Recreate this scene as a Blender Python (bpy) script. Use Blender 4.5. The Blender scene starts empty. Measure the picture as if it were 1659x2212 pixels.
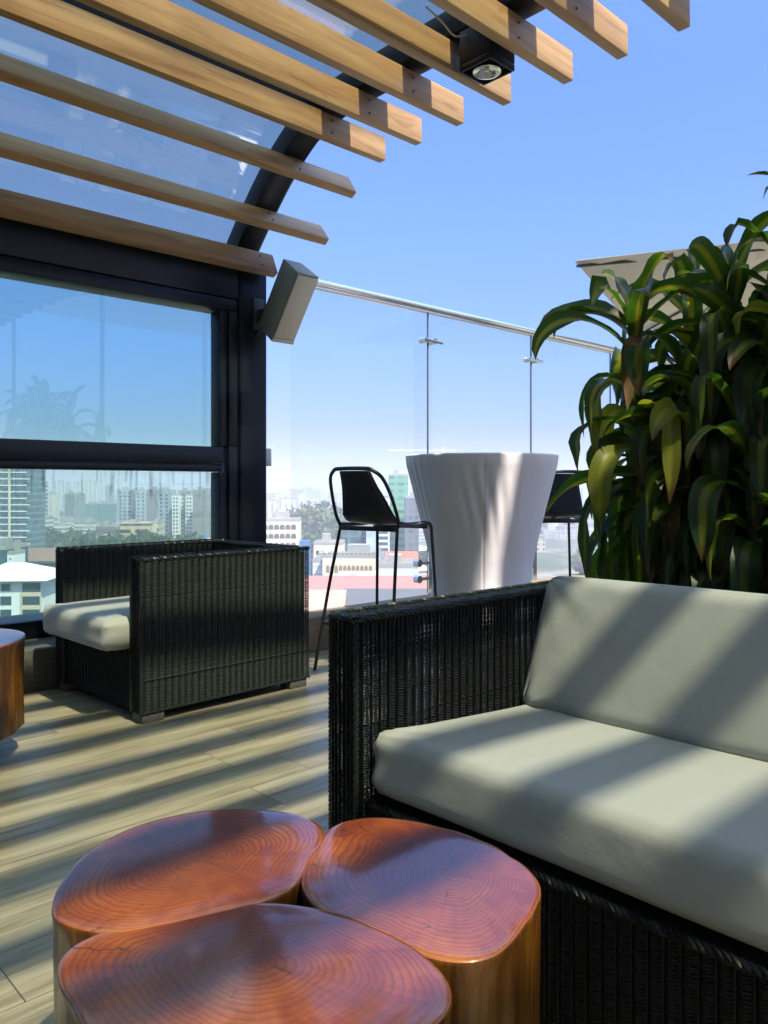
import bpy, bmesh, math, random
import numpy as np
from mathutils import Vector, Matrix

random.seed(7)
rng = np.random.default_rng(11)
sc = bpy.context.scene
COL = sc.collection
PI = math.pi

# ------------------------------------------------------------------ camera
YAW = math.radians(46.5)                 # view direction, measured from world +X (X runs along the glass wall)
EYE = 0.95                               # seated photographer
FWD = Vector((math.cos(YAW), math.sin(YAW), 0))
RT = Vector((math.sin(YAW), -math.cos(YAW), 0))
cam = bpy.data.cameras.new("camera")
cam_o = bpy.data.objects.new("camera", cam)
COL.objects.link(cam_o)
cam_o.location = (0, 0, EYE)
cam_o.rotation_euler = (PI / 2, 0, YAW - PI / 2)
cam.sensor_fit = 'VERTICAL'
cam.sensor_height = 36.0
cam.sensor_width = 27.0
cam.lens = 1700 / 2212 * 36.0
cam.shift_y = -56 / 2212
cam.clip_start = 0.02
cam.clip_end = 20000
sc.camera = cam_o

# ------------------------------------------------------------------ sky, sun, exposure
SUN_EL = math.radians(55.0)
SUN_AZ = math.radians(183.0)             # clockwise from +Y
S = Vector((math.sin(SUN_AZ) * math.cos(SUN_EL), math.cos(SUN_AZ) * math.cos(SUN_EL), math.sin(SUN_EL)))
world = bpy.data.worlds.new("World")
sc.world = world
world.use_nodes = True
wn = world.node_tree
sky = wn.nodes.new('ShaderNodeTexSky')
sky.sky_type = 'NISHITA'
sky.sun_disc = False
sky.sun_elevation = SUN_EL
sky.sun_rotation = SUN_AZ
sky.altitude = 1600
sky.air_density = 1.0
sky.dust_density = 0.6
sky.ozone_density = 4.0
# ramp dims the low sky and raises the high sky to brighten the shade
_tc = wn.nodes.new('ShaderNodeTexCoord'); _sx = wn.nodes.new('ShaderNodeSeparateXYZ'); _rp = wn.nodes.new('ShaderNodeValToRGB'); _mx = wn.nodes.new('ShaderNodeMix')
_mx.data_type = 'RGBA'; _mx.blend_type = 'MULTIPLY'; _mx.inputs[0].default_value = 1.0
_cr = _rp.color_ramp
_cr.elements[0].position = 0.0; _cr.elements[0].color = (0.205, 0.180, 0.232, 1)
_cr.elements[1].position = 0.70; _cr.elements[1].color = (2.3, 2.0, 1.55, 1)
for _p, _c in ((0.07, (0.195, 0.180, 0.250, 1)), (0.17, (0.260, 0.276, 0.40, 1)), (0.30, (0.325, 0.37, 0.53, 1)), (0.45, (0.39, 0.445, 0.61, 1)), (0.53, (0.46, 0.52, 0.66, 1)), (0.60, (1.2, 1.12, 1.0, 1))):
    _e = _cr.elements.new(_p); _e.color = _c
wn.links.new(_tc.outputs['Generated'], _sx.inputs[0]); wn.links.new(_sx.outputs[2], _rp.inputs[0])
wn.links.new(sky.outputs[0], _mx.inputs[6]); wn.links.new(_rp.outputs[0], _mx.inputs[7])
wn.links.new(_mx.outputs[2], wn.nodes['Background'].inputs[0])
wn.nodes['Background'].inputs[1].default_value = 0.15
sun = bpy.data.lights.new("sun", 'SUN')
sun.energy = 2.5
sun.angle = math.radians(1.1)
sun.color = (1.0, 0.93, 0.83)
sun_o = bpy.data.objects.new("sun", sun)
COL.objects.link(sun_o)
sun_o.rotation_euler = S.to_track_quat('Z', 'Y').to_euler()
sun_o.location = (0, -6, 12)
sc.view_settings.view_transform = 'Standard'
sc.view_settings.look = 'None'
sc.view_settings.gamma = 1.0
sc.view_settings.exposure = 2.05
sc.render.engine = 'CYCLES'
sc.cycles.use_denoising = True
sc.cycles.max_bounces = 10
sc.cycles.transparent_max_bounces = 24
sc.cycles.volume_bounces = 0
sc.cycles.sample_clamp_indirect = 6.0
sc.cycles.caustics_reflective = False
sc.cycles.caustics_refractive = False


# ------------------------------------------------------------------ helpers
def at(px, py, d):
    """point d metres ahead seen at (px, py) of the 1659 x 2212 picture"""
    r = (px - 830) / 1700 * d
    p = FWD * d + RT * r
    return Vector((p.x, p.y, EYE + (1050 - py) / 1700 * d))


def at_z(px, py, z):
    return at(px, py, (EYE - z) * 1700 / (py - 1050))


def link(o, parent=None):
    COL.objects.link(o)
    if parent is not None:
        o.parent = parent
    return o


def mesh_obj(name, verts, faces, mat=None, parent=None, smooth=False):
    me = bpy.data.meshes.new(name)
    me.from_pydata([tuple(v) for v in verts], [], faces)
    if mat:
        me.materials.append(mat)
    if smooth:
        me.polygons.foreach_set('use_smooth', [True] * len(me.polygons))
    me.update()
    return link(bpy.data.objects.new(name, me), parent)


def np_obj(name, V, Q, mat=None, parent=None, smooth=True):
    """quad mesh from numpy arrays"""
    me = bpy.data.meshes.new(name)
    me.vertices.add(len(V))
    me.vertices.foreach_set('co', V.astype(np.float32).ravel())
    n = len(Q)
    me.loops.add(n * 4)
    me.loops.foreach_set('vertex_index', Q.astype(np.int32).ravel())
    me.polygons.add(n)
    me.polygons.foreach_set('loop_start', np.arange(0, n * 4, 4, dtype=np.int32))
    if smooth:
        me.polygons.foreach_set('use_smooth', np.ones(n, bool))
    me.update(calc_edges=True)
    if mat:
        me.materials.append(mat)
    return link(bpy.data.objects.new(name, me), parent)


def empty(name, loc=(0, 0, 0), rz=0.0):
    o = bpy.data.objects.new(name, None)
    o.empty_display_size = 0.1
    o.location = loc
    o.rotation_euler = (0, 0, rz)
    return link(o)


def tag(o, label=None, cat=None, group=None, kind=None):
    if label: o['label'] = label
    if cat: o['category'] = cat
    if group: o['group'] = group
    if kind: o['kind'] = kind
    return o


class MB:
    """collects shapes and links them as one mesh object"""
    def __init__(s):
        s.v = []; s.f = []

    def add(s, vs, fs):
        b = len(s.v)
        s.v += [tuple(v) for v in vs]
        s.f += [tuple(i + b for i in f) for f in fs]

    def box(s, x0, x1, y0, y1, z0, z1, M=None):
        vs = [Vector((x, y, z)) for z in (z0, z1) for y in (y0, y1) for x in (x0, x1)]
        if M is not None: vs = [M @ v for v in vs]
        s.add(vs, [(0, 2, 3, 1), (4, 5, 7, 6), (0, 1, 5, 4), (2, 6, 7, 3), (0, 4, 6, 2), (1, 3, 7, 5)])

    def tube(s, pts, r, n=8, cap=True, closed=False):
        pts = [Vector(p) for p in pts]
        m = len(pts)
        rr = r if isinstance(r, (list, tuple)) else [r] * m
        ref = None
        rings = []
        for i in range(m):
            if closed:
                t = (pts[(i + 1) % m] - pts[i - 1]).normalized()
            else:
                t = (pts[min(i + 1, m - 1)] - pts[max(i - 1, 0)]).normalized()
            if ref is None:
                ref = Vector((0, 0, 1)) if abs(t.z) < 0.9 else Vector((1, 0, 0))
            a = (ref - t * ref.dot(t)).normalized()
            ref = a
            b = t.cross(a)
            rings.append([pts[i] + (a * math.cos(2 * PI * k / n) + b * math.sin(2 * PI * k / n)) * rr[i] for k in range(n)])
        vs = [v for rg in rings for v in rg]
        fs = []
        for i in range(m if closed else m - 1):
            j = (i + 1) % m
            for k in range(n):
                fs.append((i * n + k, i * n + (k + 1) % n, j * n + (k + 1) % n, j * n + k))
        if cap and not closed:
            fs.append(tuple(range(n - 1, -1, -1)))
            fs.append(tuple((m - 1) * n + k for k in range(n)))
        s.add(vs, fs)

    def lathe(s, prof, n=32, cx=0, cy=0):
        vs = []; fs = []
        for (r, z) in prof:
            for k in range(n):
                a = 2 * PI * k / n
                vs.append((cx + r * math.cos(a), cy + r * math.sin(a), z))
        for i in range(len(prof) - 1):
            for k in range(n):
                fs.append((i * n + k, i * n + (k + 1) % n, (i + 1) * n + (k + 1) % n, (i + 1) * n + k))
        s.add(vs, fs)

    def prism(s, poly, axis, a0, a1):
        """poly: 2D points; axis 'x' -> (y,z), 'y' -> (x,z), 'z' -> (x,y)"""
        def P(u, v, a):
            return (a, u, v) if axis == 'x' else (u, a, v) if axis == 'y' else (u, v, a)
        n = len(poly)
        vs = [P(u, v, a0) for u, v in poly] + [P(u, v, a1) for u, v in poly]
        fs = [(i, (i + 1) % n, n + (i + 1) % n, n + i) for i in range(n)]
        fs += [tuple(range(n - 1, -1, -1)), tuple(range(n, 2 * n))]
        s.add(vs, fs)

    def obj(s, name, mat=None, parent=None, smooth=False, bevel=0.0, seg=2):
        bm = bmesh.new()
        vv = [bm.verts.new(v) for v in s.v]
        for f in s.f:
            try: bm.faces.new([vv[i] for i in f])
            except ValueError: pass
        bmesh.ops.recalc_face_normals(bm, faces=bm.faces)
        if bevel > 0:
            bmesh.ops.bevel(bm, geom=[e for e in bm.edges if e.calc_face_angle(0) > 0.5], offset=bevel, segments=seg, affect='EDGES', profile=0.5)
        me = bpy.data.meshes.new(name)
        bm.to_mesh(me); bm.free()
        if mat: me.materials.append(mat)
        if smooth or bevel > 0:
            me.polygons.foreach_set('use_smooth', [True] * len(me.polygons))
            try: me.set_sharp_from_angle(angle=math.radians(35))
            except Exception: pass
        me.update()
        return link(bpy.data.objects.new(name, me), parent)


def spline(pts, per=8):
    """Catmull-Rom through points"""
    P = [Vector(p) for p in pts]
    out = []
    for i in range(len(P) - 1):
        p0 = P[max(i - 1, 0)]; p1 = P[i]; p2 = P[i + 1]; p3 = P[min(i + 2, len(P) - 1)]
        for k in range(per):
            t = k / per
            out.append(0.5 * ((2 * p1) + (p2 - p0) * t + (2 * p0 - 5 * p1 + 4 * p2 - p3) * t * t + (3 * p1 - p0 - 3 * p2 + p3) * t ** 3))
    out.append(P[-1])
    return out


# ------------------------------------------------------------------ materials
class NT:
    def __init__(s, name):
        s.m = bpy.data.materials.new(name)
        s.m.use_nodes = True
        s.t = s.m.node_tree
        s.n = s.t.nodes
        s.out = s.n['Material Output']
        s.p = s.n['Principled BSDF']

    def new(s, typ, **kw):
        n = s.n.new('ShaderNode' + typ)
        for k, v in kw.items(): setattr(n, k, v)
        return n

    def val(s, sock, v):
        if isinstance(v, bpy.types.NodeSocket): s.t.links.new(v, sock)
        elif v is not None:
            if isinstance(v, (tuple, list)) and len(v) == 3 and sock.type == 'RGBA': v = (*v, 1)
            sock.default_value = v

    def math(s, op, a, b=None, c=None, clamp=False):
        n = s.new('Math', operation=op, use_clamp=clamp)
        s.val(n.inputs[0], a)
        if b is not None: s.val(n.inputs[1], b)
        if c is not None: s.val(n.inputs[2], c)
        return n.outputs[0]

    def mix(s, f, a, b, blend='MIX'):
        n = s.new('Mix', data_type='RGBA', blend_type=blend)
        s.val(n.inputs[0], f); s.val(n.inputs[6], a); s.val(n.inputs[7], b)
        return n.outputs[2]

    def ramp(s, f, stops, interp='LINEAR'):
        n = s.new('ValToRGB')
        cr = n.color_ramp
        cr.interpolation = interp
        while len(cr.elements) < len(stops): cr.elements.new(0.5)
        for e, (p, c) in zip(cr.elements, stops):
            e.position = p
            e.color = (*c, 1) if isinstance(c, (tuple, list)) else (c, c, c, 1)
        s.val(n.inputs[0], f)
        return n.outputs[0]

    def coord(s, which='Object', scale=None, rot=None):
        c = s.new('TexCoord').outputs[which]
        if scale is None and rot is None: return c
        m = s.new('Mapping')
        s.val(m.inputs[0], c)
        if scale is not None: m.inputs['Scale'].default_value = scale
        if rot is not None: m.inputs['Rotation'].default_value = rot
        return m.outputs[0]

    def noise(s, vec, scale=5, detail=4, rough=0.5, dist=0.0, out=0):
        n = s.new('TexNoise')
        if vec is not None: s.val(n.inputs['Vector'], vec)
        s.val(n.inputs['Scale'], scale); s.val(n.inputs['Detail'], detail)
        s.val(n.inputs['Roughness'], rough); s.val(n.inputs['Distortion'], dist)
        return n.outputs[out]

    def sep(s, vec):
        n = s.new('SeparateXYZ'); s.val(n.inputs[0], vec); return n.outputs

    def comb(s, x, y, z):
        n = s.new('CombineXYZ'); s.val(n.inputs[0], x); s.val(n.inputs[1], y); s.val(n.inputs[2], z); return n.outputs[0]

    def bump(s, h, strength=0.3, dist=0.01):
        n = s.new('Bump'); s.val(n.inputs['Height'], h)
        n.inputs['Strength'].default_value = strength; n.inputs['Distance'].default_value = dist
        s.t.links.new(n.outputs[0], s.p.inputs['Normal'])
        return n.outputs[0]

    def set(s, color=None, rough=None, metal=None, spec=None, coat=None, coat_rough=None, sheen=None):
        p = s.p
        s.val(p.inputs['Base Color'], color); s.val(p.inputs['Roughness'], rough); s.val(p.inputs['Metallic'], metal)
        s.val(p.inputs['Specular IOR Level'], spec); s.val(p.inputs['Coat Weight'], coat); s.val(p.inputs['Coat Roughness'], coat_rough)
        s.val(p.inputs['Sheen Weight'], sheen)
        return s


MAT = {}


def plain(name, col, rough=0.6, metal=0.0, var=0.12, scale=6.0, bump=0.0, spec=0.5):
    """even colour with slight wear, grain and roughness variation"""
    m = NT(name)
    v = m.coord('Object')
    n = m.noise(v, scale, 5, 0.6)
    c = m.mix(m.math('MULTIPLY', n, 1.0), tuple(x * (1 - var) for x in col), tuple(min(1, x * (1 + var)) for x in col))
    r = m.math('ADD', m.math('MULTIPLY', n, 0.16), rough - 0.08)
    m.set(c, r, metal, spec)
    if bump: m.bump(m.noise(v, scale * 18, 3), bump, 0.004)
    MAT[name] = m.m
    return m.m


plain('frame_paint', (0.0035, 0.0055, 0.0105), 0.36, 0, 0.2, 3, 0.05, spec=0.22)
plain('frame_light', (0.035, 0.045, 0.055), 0.45, 0, 0.2, 4)
plain('steel', (0.62, 0.62, 0.60), 0.2, 1.0, 0.06, 9)
plain('black_metal', (0.012, 0.013, 0.015), 0.36, 0, 0.2, 20)
plain('worn_orange', (0.42, 0.20, 0.06), 0.5, 0, 0.3, 40)
plain('shell_plastic', (0.014, 0.020, 0.034), 0.38, 0, 0.15, 8)
plain('speaker_grey', (0.21, 0.215, 0.195), 0.5, 0, 0.06, 12, 0.05)
plain('speaker_cloth', (0.55, 0.50, 0.40), 0.85, 0, 0.08, 120, 0.2)
plain('white_plastic', (0.62, 0.62, 0.58), 0.5, 0, 0.08, 20)
plain('grey_foot', (0.085, 0.08, 0.068), 0.7, 0, 0.3, 30, 0.1)
plain('canvas', (0.74, 0.69, 0.62), 0.85, 0, 0.06, 14, 0.1)
plain('cream_wall', (0.62, 0.55, 0.44), 0.85, 0, 0.12, 1.2, 0.1)
plain('liner', (0.006, 0.007, 0.008), 0.8)
plain('bark_brown', (0.10, 0.07, 0.045), 0.9, 0, 0.35, 14, 0.4)
plain('dry_leaf', (0.16, 0.09, 0.04), 0.8, 0, 0.4, 30)


def glass_mat(name, tint, f0=0.06, dirt=0.0, drip=False, rough=0.0, body=0.0, body_col=(0.5, 0.6, 0.6)):
    """sheet glass: tinted straight-through light plus mirror reflection that grows at grazing angles; each pane has two faces"""
    m = NT(name)
    lw = m.new('LayerWeight'); lw.inputs[0].default_value = 0.5
    fac = m.math('MULTIPLY_ADD', m.math('POWER', lw.outputs['Facing'], 5.0), 1 - f0, f0)
    tr = m.new('BsdfTransparent'); gl = m.new('BsdfGlossy')
    gl.inputs['Roughness'].default_value = rough
    gl.inputs['Color'].default_value = (1, 1, 1, 1)
    t = tuple(x ** 0.5 for x in tint)
    col = t
    if drip:
        v = m.coord('Object', scale=(9, 1, 0.35))
        z = m.sep(m.coord('Generated'))[2]
        streak = m.math('GREATER_THAN', m.noise(v, 4, 3, 0.6), 0.56)
        edge = m.math('ADD', m.math('MULTIPLY', m.noise(m.coord('Object', scale=(14, 1, 0.2)), 3, 2), 0.5), 0.58)
        top = m.math('MULTIPLY', m.math('SUBTRACT', z, edge), 14.0, clamp=True)
        dirtf = m.math('MULTIPLY', m.math('MULTIPLY', streak, top), 0.4)
        col = m.mix(dirtf, t, tuple(x * 0.45 for x in t))
    m.val(tr.inputs['Color'], col)
    mx = m.new('MixShader')
    m.val(mx.inputs[0], fac)
    m.t.links.new(tr.outputs[0], mx.inputs[1]); m.t.links.new(gl.outputs[0], mx.inputs[2])
    last = mx.outputs[0]
    if dirt or body:
        df = m.new('BsdfDiffuse'); m.val(df.inputs[0], body_col)
        m2 = m.new('MixShader')
        f = m.math('ADD', m.math('MULTIPLY', m.math('POWER', m.noise(m.coord('Object'), 1.7, 6, 0.7), 3.0), dirt), body)
        m.val(m2.inputs[0], f)
        m.t.links.new(last, m2.inputs[1]); m.t.links.new(df.outputs[0], m2.inputs[2])
        last = m2.outputs[0]
    m.t.links.new(last, m.out.inputs[0])
    m.n.remove(m.p)
    MAT[name] = m.m
    return m.m


glass_mat('roof_glass', (0.79, 0.80, 0.63), 0.17, 0.05, body=0.015)
glass_mat('window_glass', (0.39, 0.60, 0.53), 0.055, 0.02)
glass_mat('lower_glass', (0.52, 0.68, 0.58), 0.04, 0.02, drip=True, body=0.004)
glass_mat('clear_glass', (0.93, 0.96, 0.955), 0.025, 0.015)


def mat_floor():
    m = NT('floor_planks')
    PW, PL = 0.195, 1.2
    x, y, z = m.sep(m.coord('Object'))
    yr = m.math('DIVIDE', m.math('ADD', y, 0.055), PW)
    row = m.math('FLOOR', yr)
    fy = m.math('FRACT', yr)
    wn_ = m.new('TexWhiteNoise', noise_dimensions='1D'); m.val(wn_.inputs['W'], row)
    xo = m.math('ADD', m.math('DIVIDE', x, PL), m.math('MULTIPLY', wn_.outputs['Value'], 7.0))
    fx = m.math('FRACT', xo)
    cell = m.math('ADD', m.math('FLOOR', xo), m.math('MULTIPLY', row, 17.0))
    w2 = m.new('TexWhiteNoise', noise_dimensions='1D'); m.val(w2.inputs['W'], cell)
    off = m.math('MULTIPLY', w2.outputs['Value'], 40.0)
    v1 = m.comb(m.math('ADD', m.math('MULTIPLY', x, 1.1), off), m.math('MULTIPLY', y, 16.0), off)
    g1 = m.noise(v1, 1.6, 6, 0.62, 0.6)
    v2 = m.comb(m.math('ADD', m.math('MULTIPLY', x, 3.0), off), m.math('MULTIPLY', y, 95.0), off)
    g2 = m.noise(v2, 2.0, 4, 0.6)
    v3 = m.comb(m.math('ADD', m.math('MULTIPLY', x, 0.8), off), m.math('MULTIPLY', y, 5.0), off)
    g3 = m.noise(v3, 1.2, 3, 0.5, 1.0)
    f = m.math('ADD', m.math('MULTIPLY', g1, 0.55), m.math('ADD', m.math('MULTIPLY', g2, 0.25), m.math('MULTIPLY', g3, 0.3)))
    base = m.ramp(f, [(0.30, (0.088, 0.074, 0.046)), (0.46, (0.22, 0.190, 0.122)), (0.58, (0.37, 0.325, 0.222)), (0.76, (0.50, 0.445, 0.315))])
    tint = m.mix(m.math('MULTIPLY', w2.outputs['Value'], 0.55), base, m.mix(1.0, base, (0.72, 0.74, 0.72), 'MULTIPLY'))
    gy = m.math('LESS_THAN', m.math('MINIMUM', fy, m.math('SUBTRACT', 1.0, fy)), 0.006)
    gx = m.math('LESS_THAN', m.math('MINIMUM', fx, m.math('SUBTRACT', 1.0, fx)), 0.0012)
    gap = m.math('MAXIMUM', gy, gx)
    c = m.mix(m.math('MULTIPLY', gap, 0.8), tint, (0.03, 0.025, 0.02))
    smud = m.noise(m.coord('Object'), 2.2, 5, 0.65)
    rough = m.math('ADD', m.math('MULTIPLY', smud, 0.22), m.math('ADD', m.math('MULTIPLY', g2, 0.14), 0.17))
    m.set(c, rough, 0, 0.5)
    h = m.math('SUBTRACT', m.math('ADD', m.math('MULTIPLY', g2, 0.35), m.math('MULTIPLY', g1, 0.4)), m.math('MULTIPLY', gap, 1.2))
    m.bump(h, 0.35, 0.0018)
    return m.m


def mat_slat():
    m = NT('slat_wood')
    oi = m.new('ObjectInfo').outputs['Random']
    off = m.math('MULTIPLY', oi, 30.0)
    x, y, z = m.sep(m.coord('Object'))
    v = m.comb(m.math('ADD', m.math('MULTIPLY', x, 0.9), off), m.math('MULTIPLY', y, 12.0), m.math('ADD', m.math('MULTIPLY', z, 12.0), off))
    a = m.noise(v, 1.2, 5, 0.6, 1.4)
    b = m.noise(m.comb(m.math('ADD', m.math('MULTIPLY', x, 3.0), off), m.math('MULTIPLY', y, 80.0), m.math('MULTIPLY', z, 80.0)), 1.5, 3, 0.6)
    k = m.noise(m.comb(m.math('ADD', m.math('MULTIPLY', x, 2.2), off), m.math('MULTIPLY', y, 9.0), m.math('MULTIPLY', z, 9.0)), 1.0, 2, 0.5, 0.5)
    f = m.math('ADD', m.math('MULTIPLY', a, 0.75), m.math('MULTIPLY', b, 0.25))
    c = m.ramp(f, [(0.28, (0.20, 0.105, 0.042)), (0.45, (0.34, 0.20, 0.085)), (0.62, (0.44, 0.285, 0.13)), (0.8, (0.52, 0.36, 0.18))])
    c = m.mix(m.math('MULTIPLY', m.math('GREATER_THAN', k, 0.66), 0.35), c, (0.17, 0.08, 0.03))
    c = m.mix(m.math('MULTIPLY', oi, 0.45), c, m.mix(1.0, c, (0.74, 0.70, 0.66), 'MULTIPLY'))
    st_ = m.math('MULTIPLY', m.math('SUBTRACT', m.noise(m.coord('Object'), 1.3, 6, 0.7, 0.4), 0.56), 5.0, clamp=True)
    c = m.mix(m.math('MULTIPLY', st_, 0.4), c, (0.20, 0.125, 0.06))
    m.set(c, m.math('ADD', m.math('MULTIPLY', b, 0.2), 0.42), 0, 0.4)
    m.bump(f, 0.25, 0.003)
    return m.m


def mat_wicker(name, col, rough=0.34):
    m = NT(name)
    n = m.noise(m.coord('Object'), 14, 4, 0.6)
    n2 = m.noise(m.coord('Object'), 160, 2, 0.5)
    c = m.mix(m.math('MULTIPLY', n, 0.8), tuple(x * 0.6 for x in col), tuple(x * 1.7 for x in col))
    m.set(c, m.math('ADD', m.math('MULTIPLY', n2, 0.25), rough - 0.1), 0, 0.22)
    return m.m


def mat_cushion():
    m = NT('cushion_fabric')
    v = m.coord('Object')
    wv = m.math('ADD', m.math('SINE', m.math('MULTIPLY', m.sep(v)[0], 2600.0)), m.math('SINE', m.math('MULTIPLY', m.sep(v)[1], 2600.0)))
    n = m.noise(v, 3.5, 5, 0.6)
    n2 = m.noise(m.coord('Object', scale=(3, 30, 30)), 9, 4, 0.65)
    c = m.mix(n, (0.330, 0.343, 0.318), (0.390, 0.402, 0.378))
    c = m.mix(m.math('MULTIPLY', n2, 0.3), c, (0.30, 0.318, 0.29))
    m.set(c, 0.86, 0, 0.25, sheen=0.25)
    h = m.math('ADD', m.math('MULTIPLY', m.noise(v, 11, 3, 0.5, 0.6), 1.0), m.math('MULTIPLY', m.noise(v, 900, 1), 0.10))
    m.bump(h, 0.34, 0.007)
    return m.m


def mat_log_top():
    m = NT('log_end_grain')
    u = m.new('Attribute', attribute_name='ring').outputs['Fac']
    v = m.coord('Object')
    ang = m.new('Attribute', attribute_name='ang').outputs['Fac']
    wob = m.noise(v, 9, 4, 0.55)
    rr = m.math('ADD', u, m.math('MULTIPLY', m.math('SUBTRACT', wob, 0.5), 0.17))
    # yearly rings at uneven spacing
    warp = m.math('ADD', rr, m.math('MULTIPLY', m.math('SINE', m.math('MULTIPLY', rr, 21.0)), 0.012))
    ring = m.math('FRACT', m.math('MULTIPLY', warp, 23.0))
    line = m.ramp(ring, [(0.0, 0.05), (0.45, 0.15), (0.80, 1.0), (0.95, 0.8), (1.0, 0.05)])
    fine = m.noise(v, 60, 4, 0.7)
    ray = m.noise(m.comb(m.math('MULTIPLY', ang, 34.0), m.math('MULTIPLY', u, 1.5), 0.0), 1.0, 4, 0.65)
    f = m.math('ADD', m.math('MULTIPLY', m.noise(v, 5.0, 5, 0.6), 0.82), m.math('MULTIPLY', ray, 0.18))
    c = m.ramp(f, [(0.34, (0.10, 0.017, 0.005)), (0.48, (0.25, 0.046, 0.008)), (0.61, (0.45, 0.115, 0.014)), (0.74, (0.60, 0.22, 0.03))])
    c = m.mix(m.math('MULTIPLY', m.math('SUBTRACT', 1.0, m.math('MULTIPLY', u, 1.3), clamp=True), 0.45), c, (0.17, 0.062, 0.024))
    c = m.mix(m.math('MULTIPLY', line, m.math('MULTIPLY_ADD', m.noise(v, 3.0, 3, 0.5), 1.4, -0.18, clamp=True)), c, (0.07, 0.014, 0.005))
    edge = m.math('MULTIPLY', m.math('SUBTRACT', u, 0.9), 6.0, clamp=True)
    c = m.mix(m.math('MULTIPLY', edge, 0.35), c, (0.42, 0.15, 0.03))
    ox, oy, oz = m.sep(v)
    rad = m.math('POWER', m.math('ADD', m.math('MULTIPLY', ox, ox), m.math('MULTIPLY', oy, oy)), 0.5)
    NS = 9.0
    aa = m.math('ADD', m.math('MULTIPLY', m.math('ARCTAN2', oy, ox), NS / (2 * PI)), m.math('MULTIPLY', m.noise(v, 14, 4, 0.6), 0.55))
    wnz = m.new('TexWhiteNoise', noise_dimensions='1D'); m.val(wnz.inputs['W'], m.math('FLOOR', aa))
    perp = m.math('MULTIPLY', m.math('ABSOLUTE', m.math('SUBTRACT', m.math('FRACT', aa), 0.5)), m.math('MULTIPLY', rad, 2 * PI / NS))
    r0 = m.math('MULTIPLY', wnz.outputs['Value'], 0.85)
    span = m.math('MULTIPLY', m.math('GREATER_THAN', u, r0), m.math('LESS_THAN', u, m.math('ADD', r0, m.math('MULTIPLY', m.math('FRACT', m.math('MULTIPLY', r0, 37.0)), 0.40))))
    cl = m.math('MULTIPLY', m.math('MULTIPLY', m.math('SUBTRACT', 0.0013, perp), 1600.0, clamp=True), span)
    c = m.mix(m.math('MULTIPLY', cl, 0.75), c, (0.035, 0.012, 0.006))
    fl = m.math('MULTIPLY', m.math('GREATER_THAN', m.noise(m.coord('Object', scale=(1, 2.2, 1)), 70, 3, 0.6), 0.60), m.math('MULTIPLY', m.math('SUBTRACT', m.noise(v, 7.5, 2, 0.5), 0.60), 12.0, clamp=True))
    c = m.mix(m.math('MULTIPLY', fl, 0.75), c, (0.045, 0.022, 0.012))
    worn = m.math('MULTIPLY', m.math('SUBTRACT', m.noise(v, 7.0, 6, 0.75, 0.4), 0.63), 12.0, clamp=True)
    c = m.mix(m.math('MULTIPLY', worn, 0.45), c, (0.33, 0.22, 0.12))
    rough = m.math('ADD', m.math('MULTIPLY', fine, 0.16), m.math('MULTIPLY', worn, 0.2))
    m.set(c, m.math('ADD', rough, 0.24), 0, 0.5, 1.0, m.math('ADD', m.math('MULTIPLY', fine, 0.10), m.math('MULTIPLY_ADD', worn, 0.25, 0.03)))
    m.p.inputs['Coat IOR'].default_value = 1.7
    m.bump(m.math('SUBTRACT', m.math('ADD', m.math('MULTIPLY', fine, 0.35), m.math('MULTIPLY', ray, 0.35)),
                  m.math('ADD', m.math('MULTIPLY', cl, 0.7), m.math('MULTIPLY', line, 0.25))), 0.28, 0.0022)
    return m.m


def mat_log_side():
    m = NT('log_side_wood')
    a = m.new('Attribute', attribute_name='ang').outputs['Fac']
    z = m.sep(m.coord('Object'))[2]
    n = m.noise(m.comb(m.math('MULTIPLY', a, 30.0), m.math('MULTIPLY', z, 5.0), 0.0), 1.0, 5, 0.65, 0.4)
    n2 = m.noise(m.comb(m.math('MULTIPLY', a, 7.0), m.math('MULTIPLY', z, 2.5), 5.0), 1.0, 3, 0.6, 0.5)
    f = m.math('ADD', m.math('MULTIPLY', n, 0.6), m.math('MULTIPLY', n2, 0.4))
    c = m.ramp(f, [(0.3, (0.018, 0.006, 0.0015)), (0.45, (0.085, 0.030, 0.004)), (0.62, (0.21, 0.080, 0.008)), (0.8, (0.38, 0.17, 0.022))])
    m.set(c, 0.36, 0, 0.4, 0.4, 0.12)
    m.bump(f, 0.6, 0.006)
    return m.m


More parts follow.
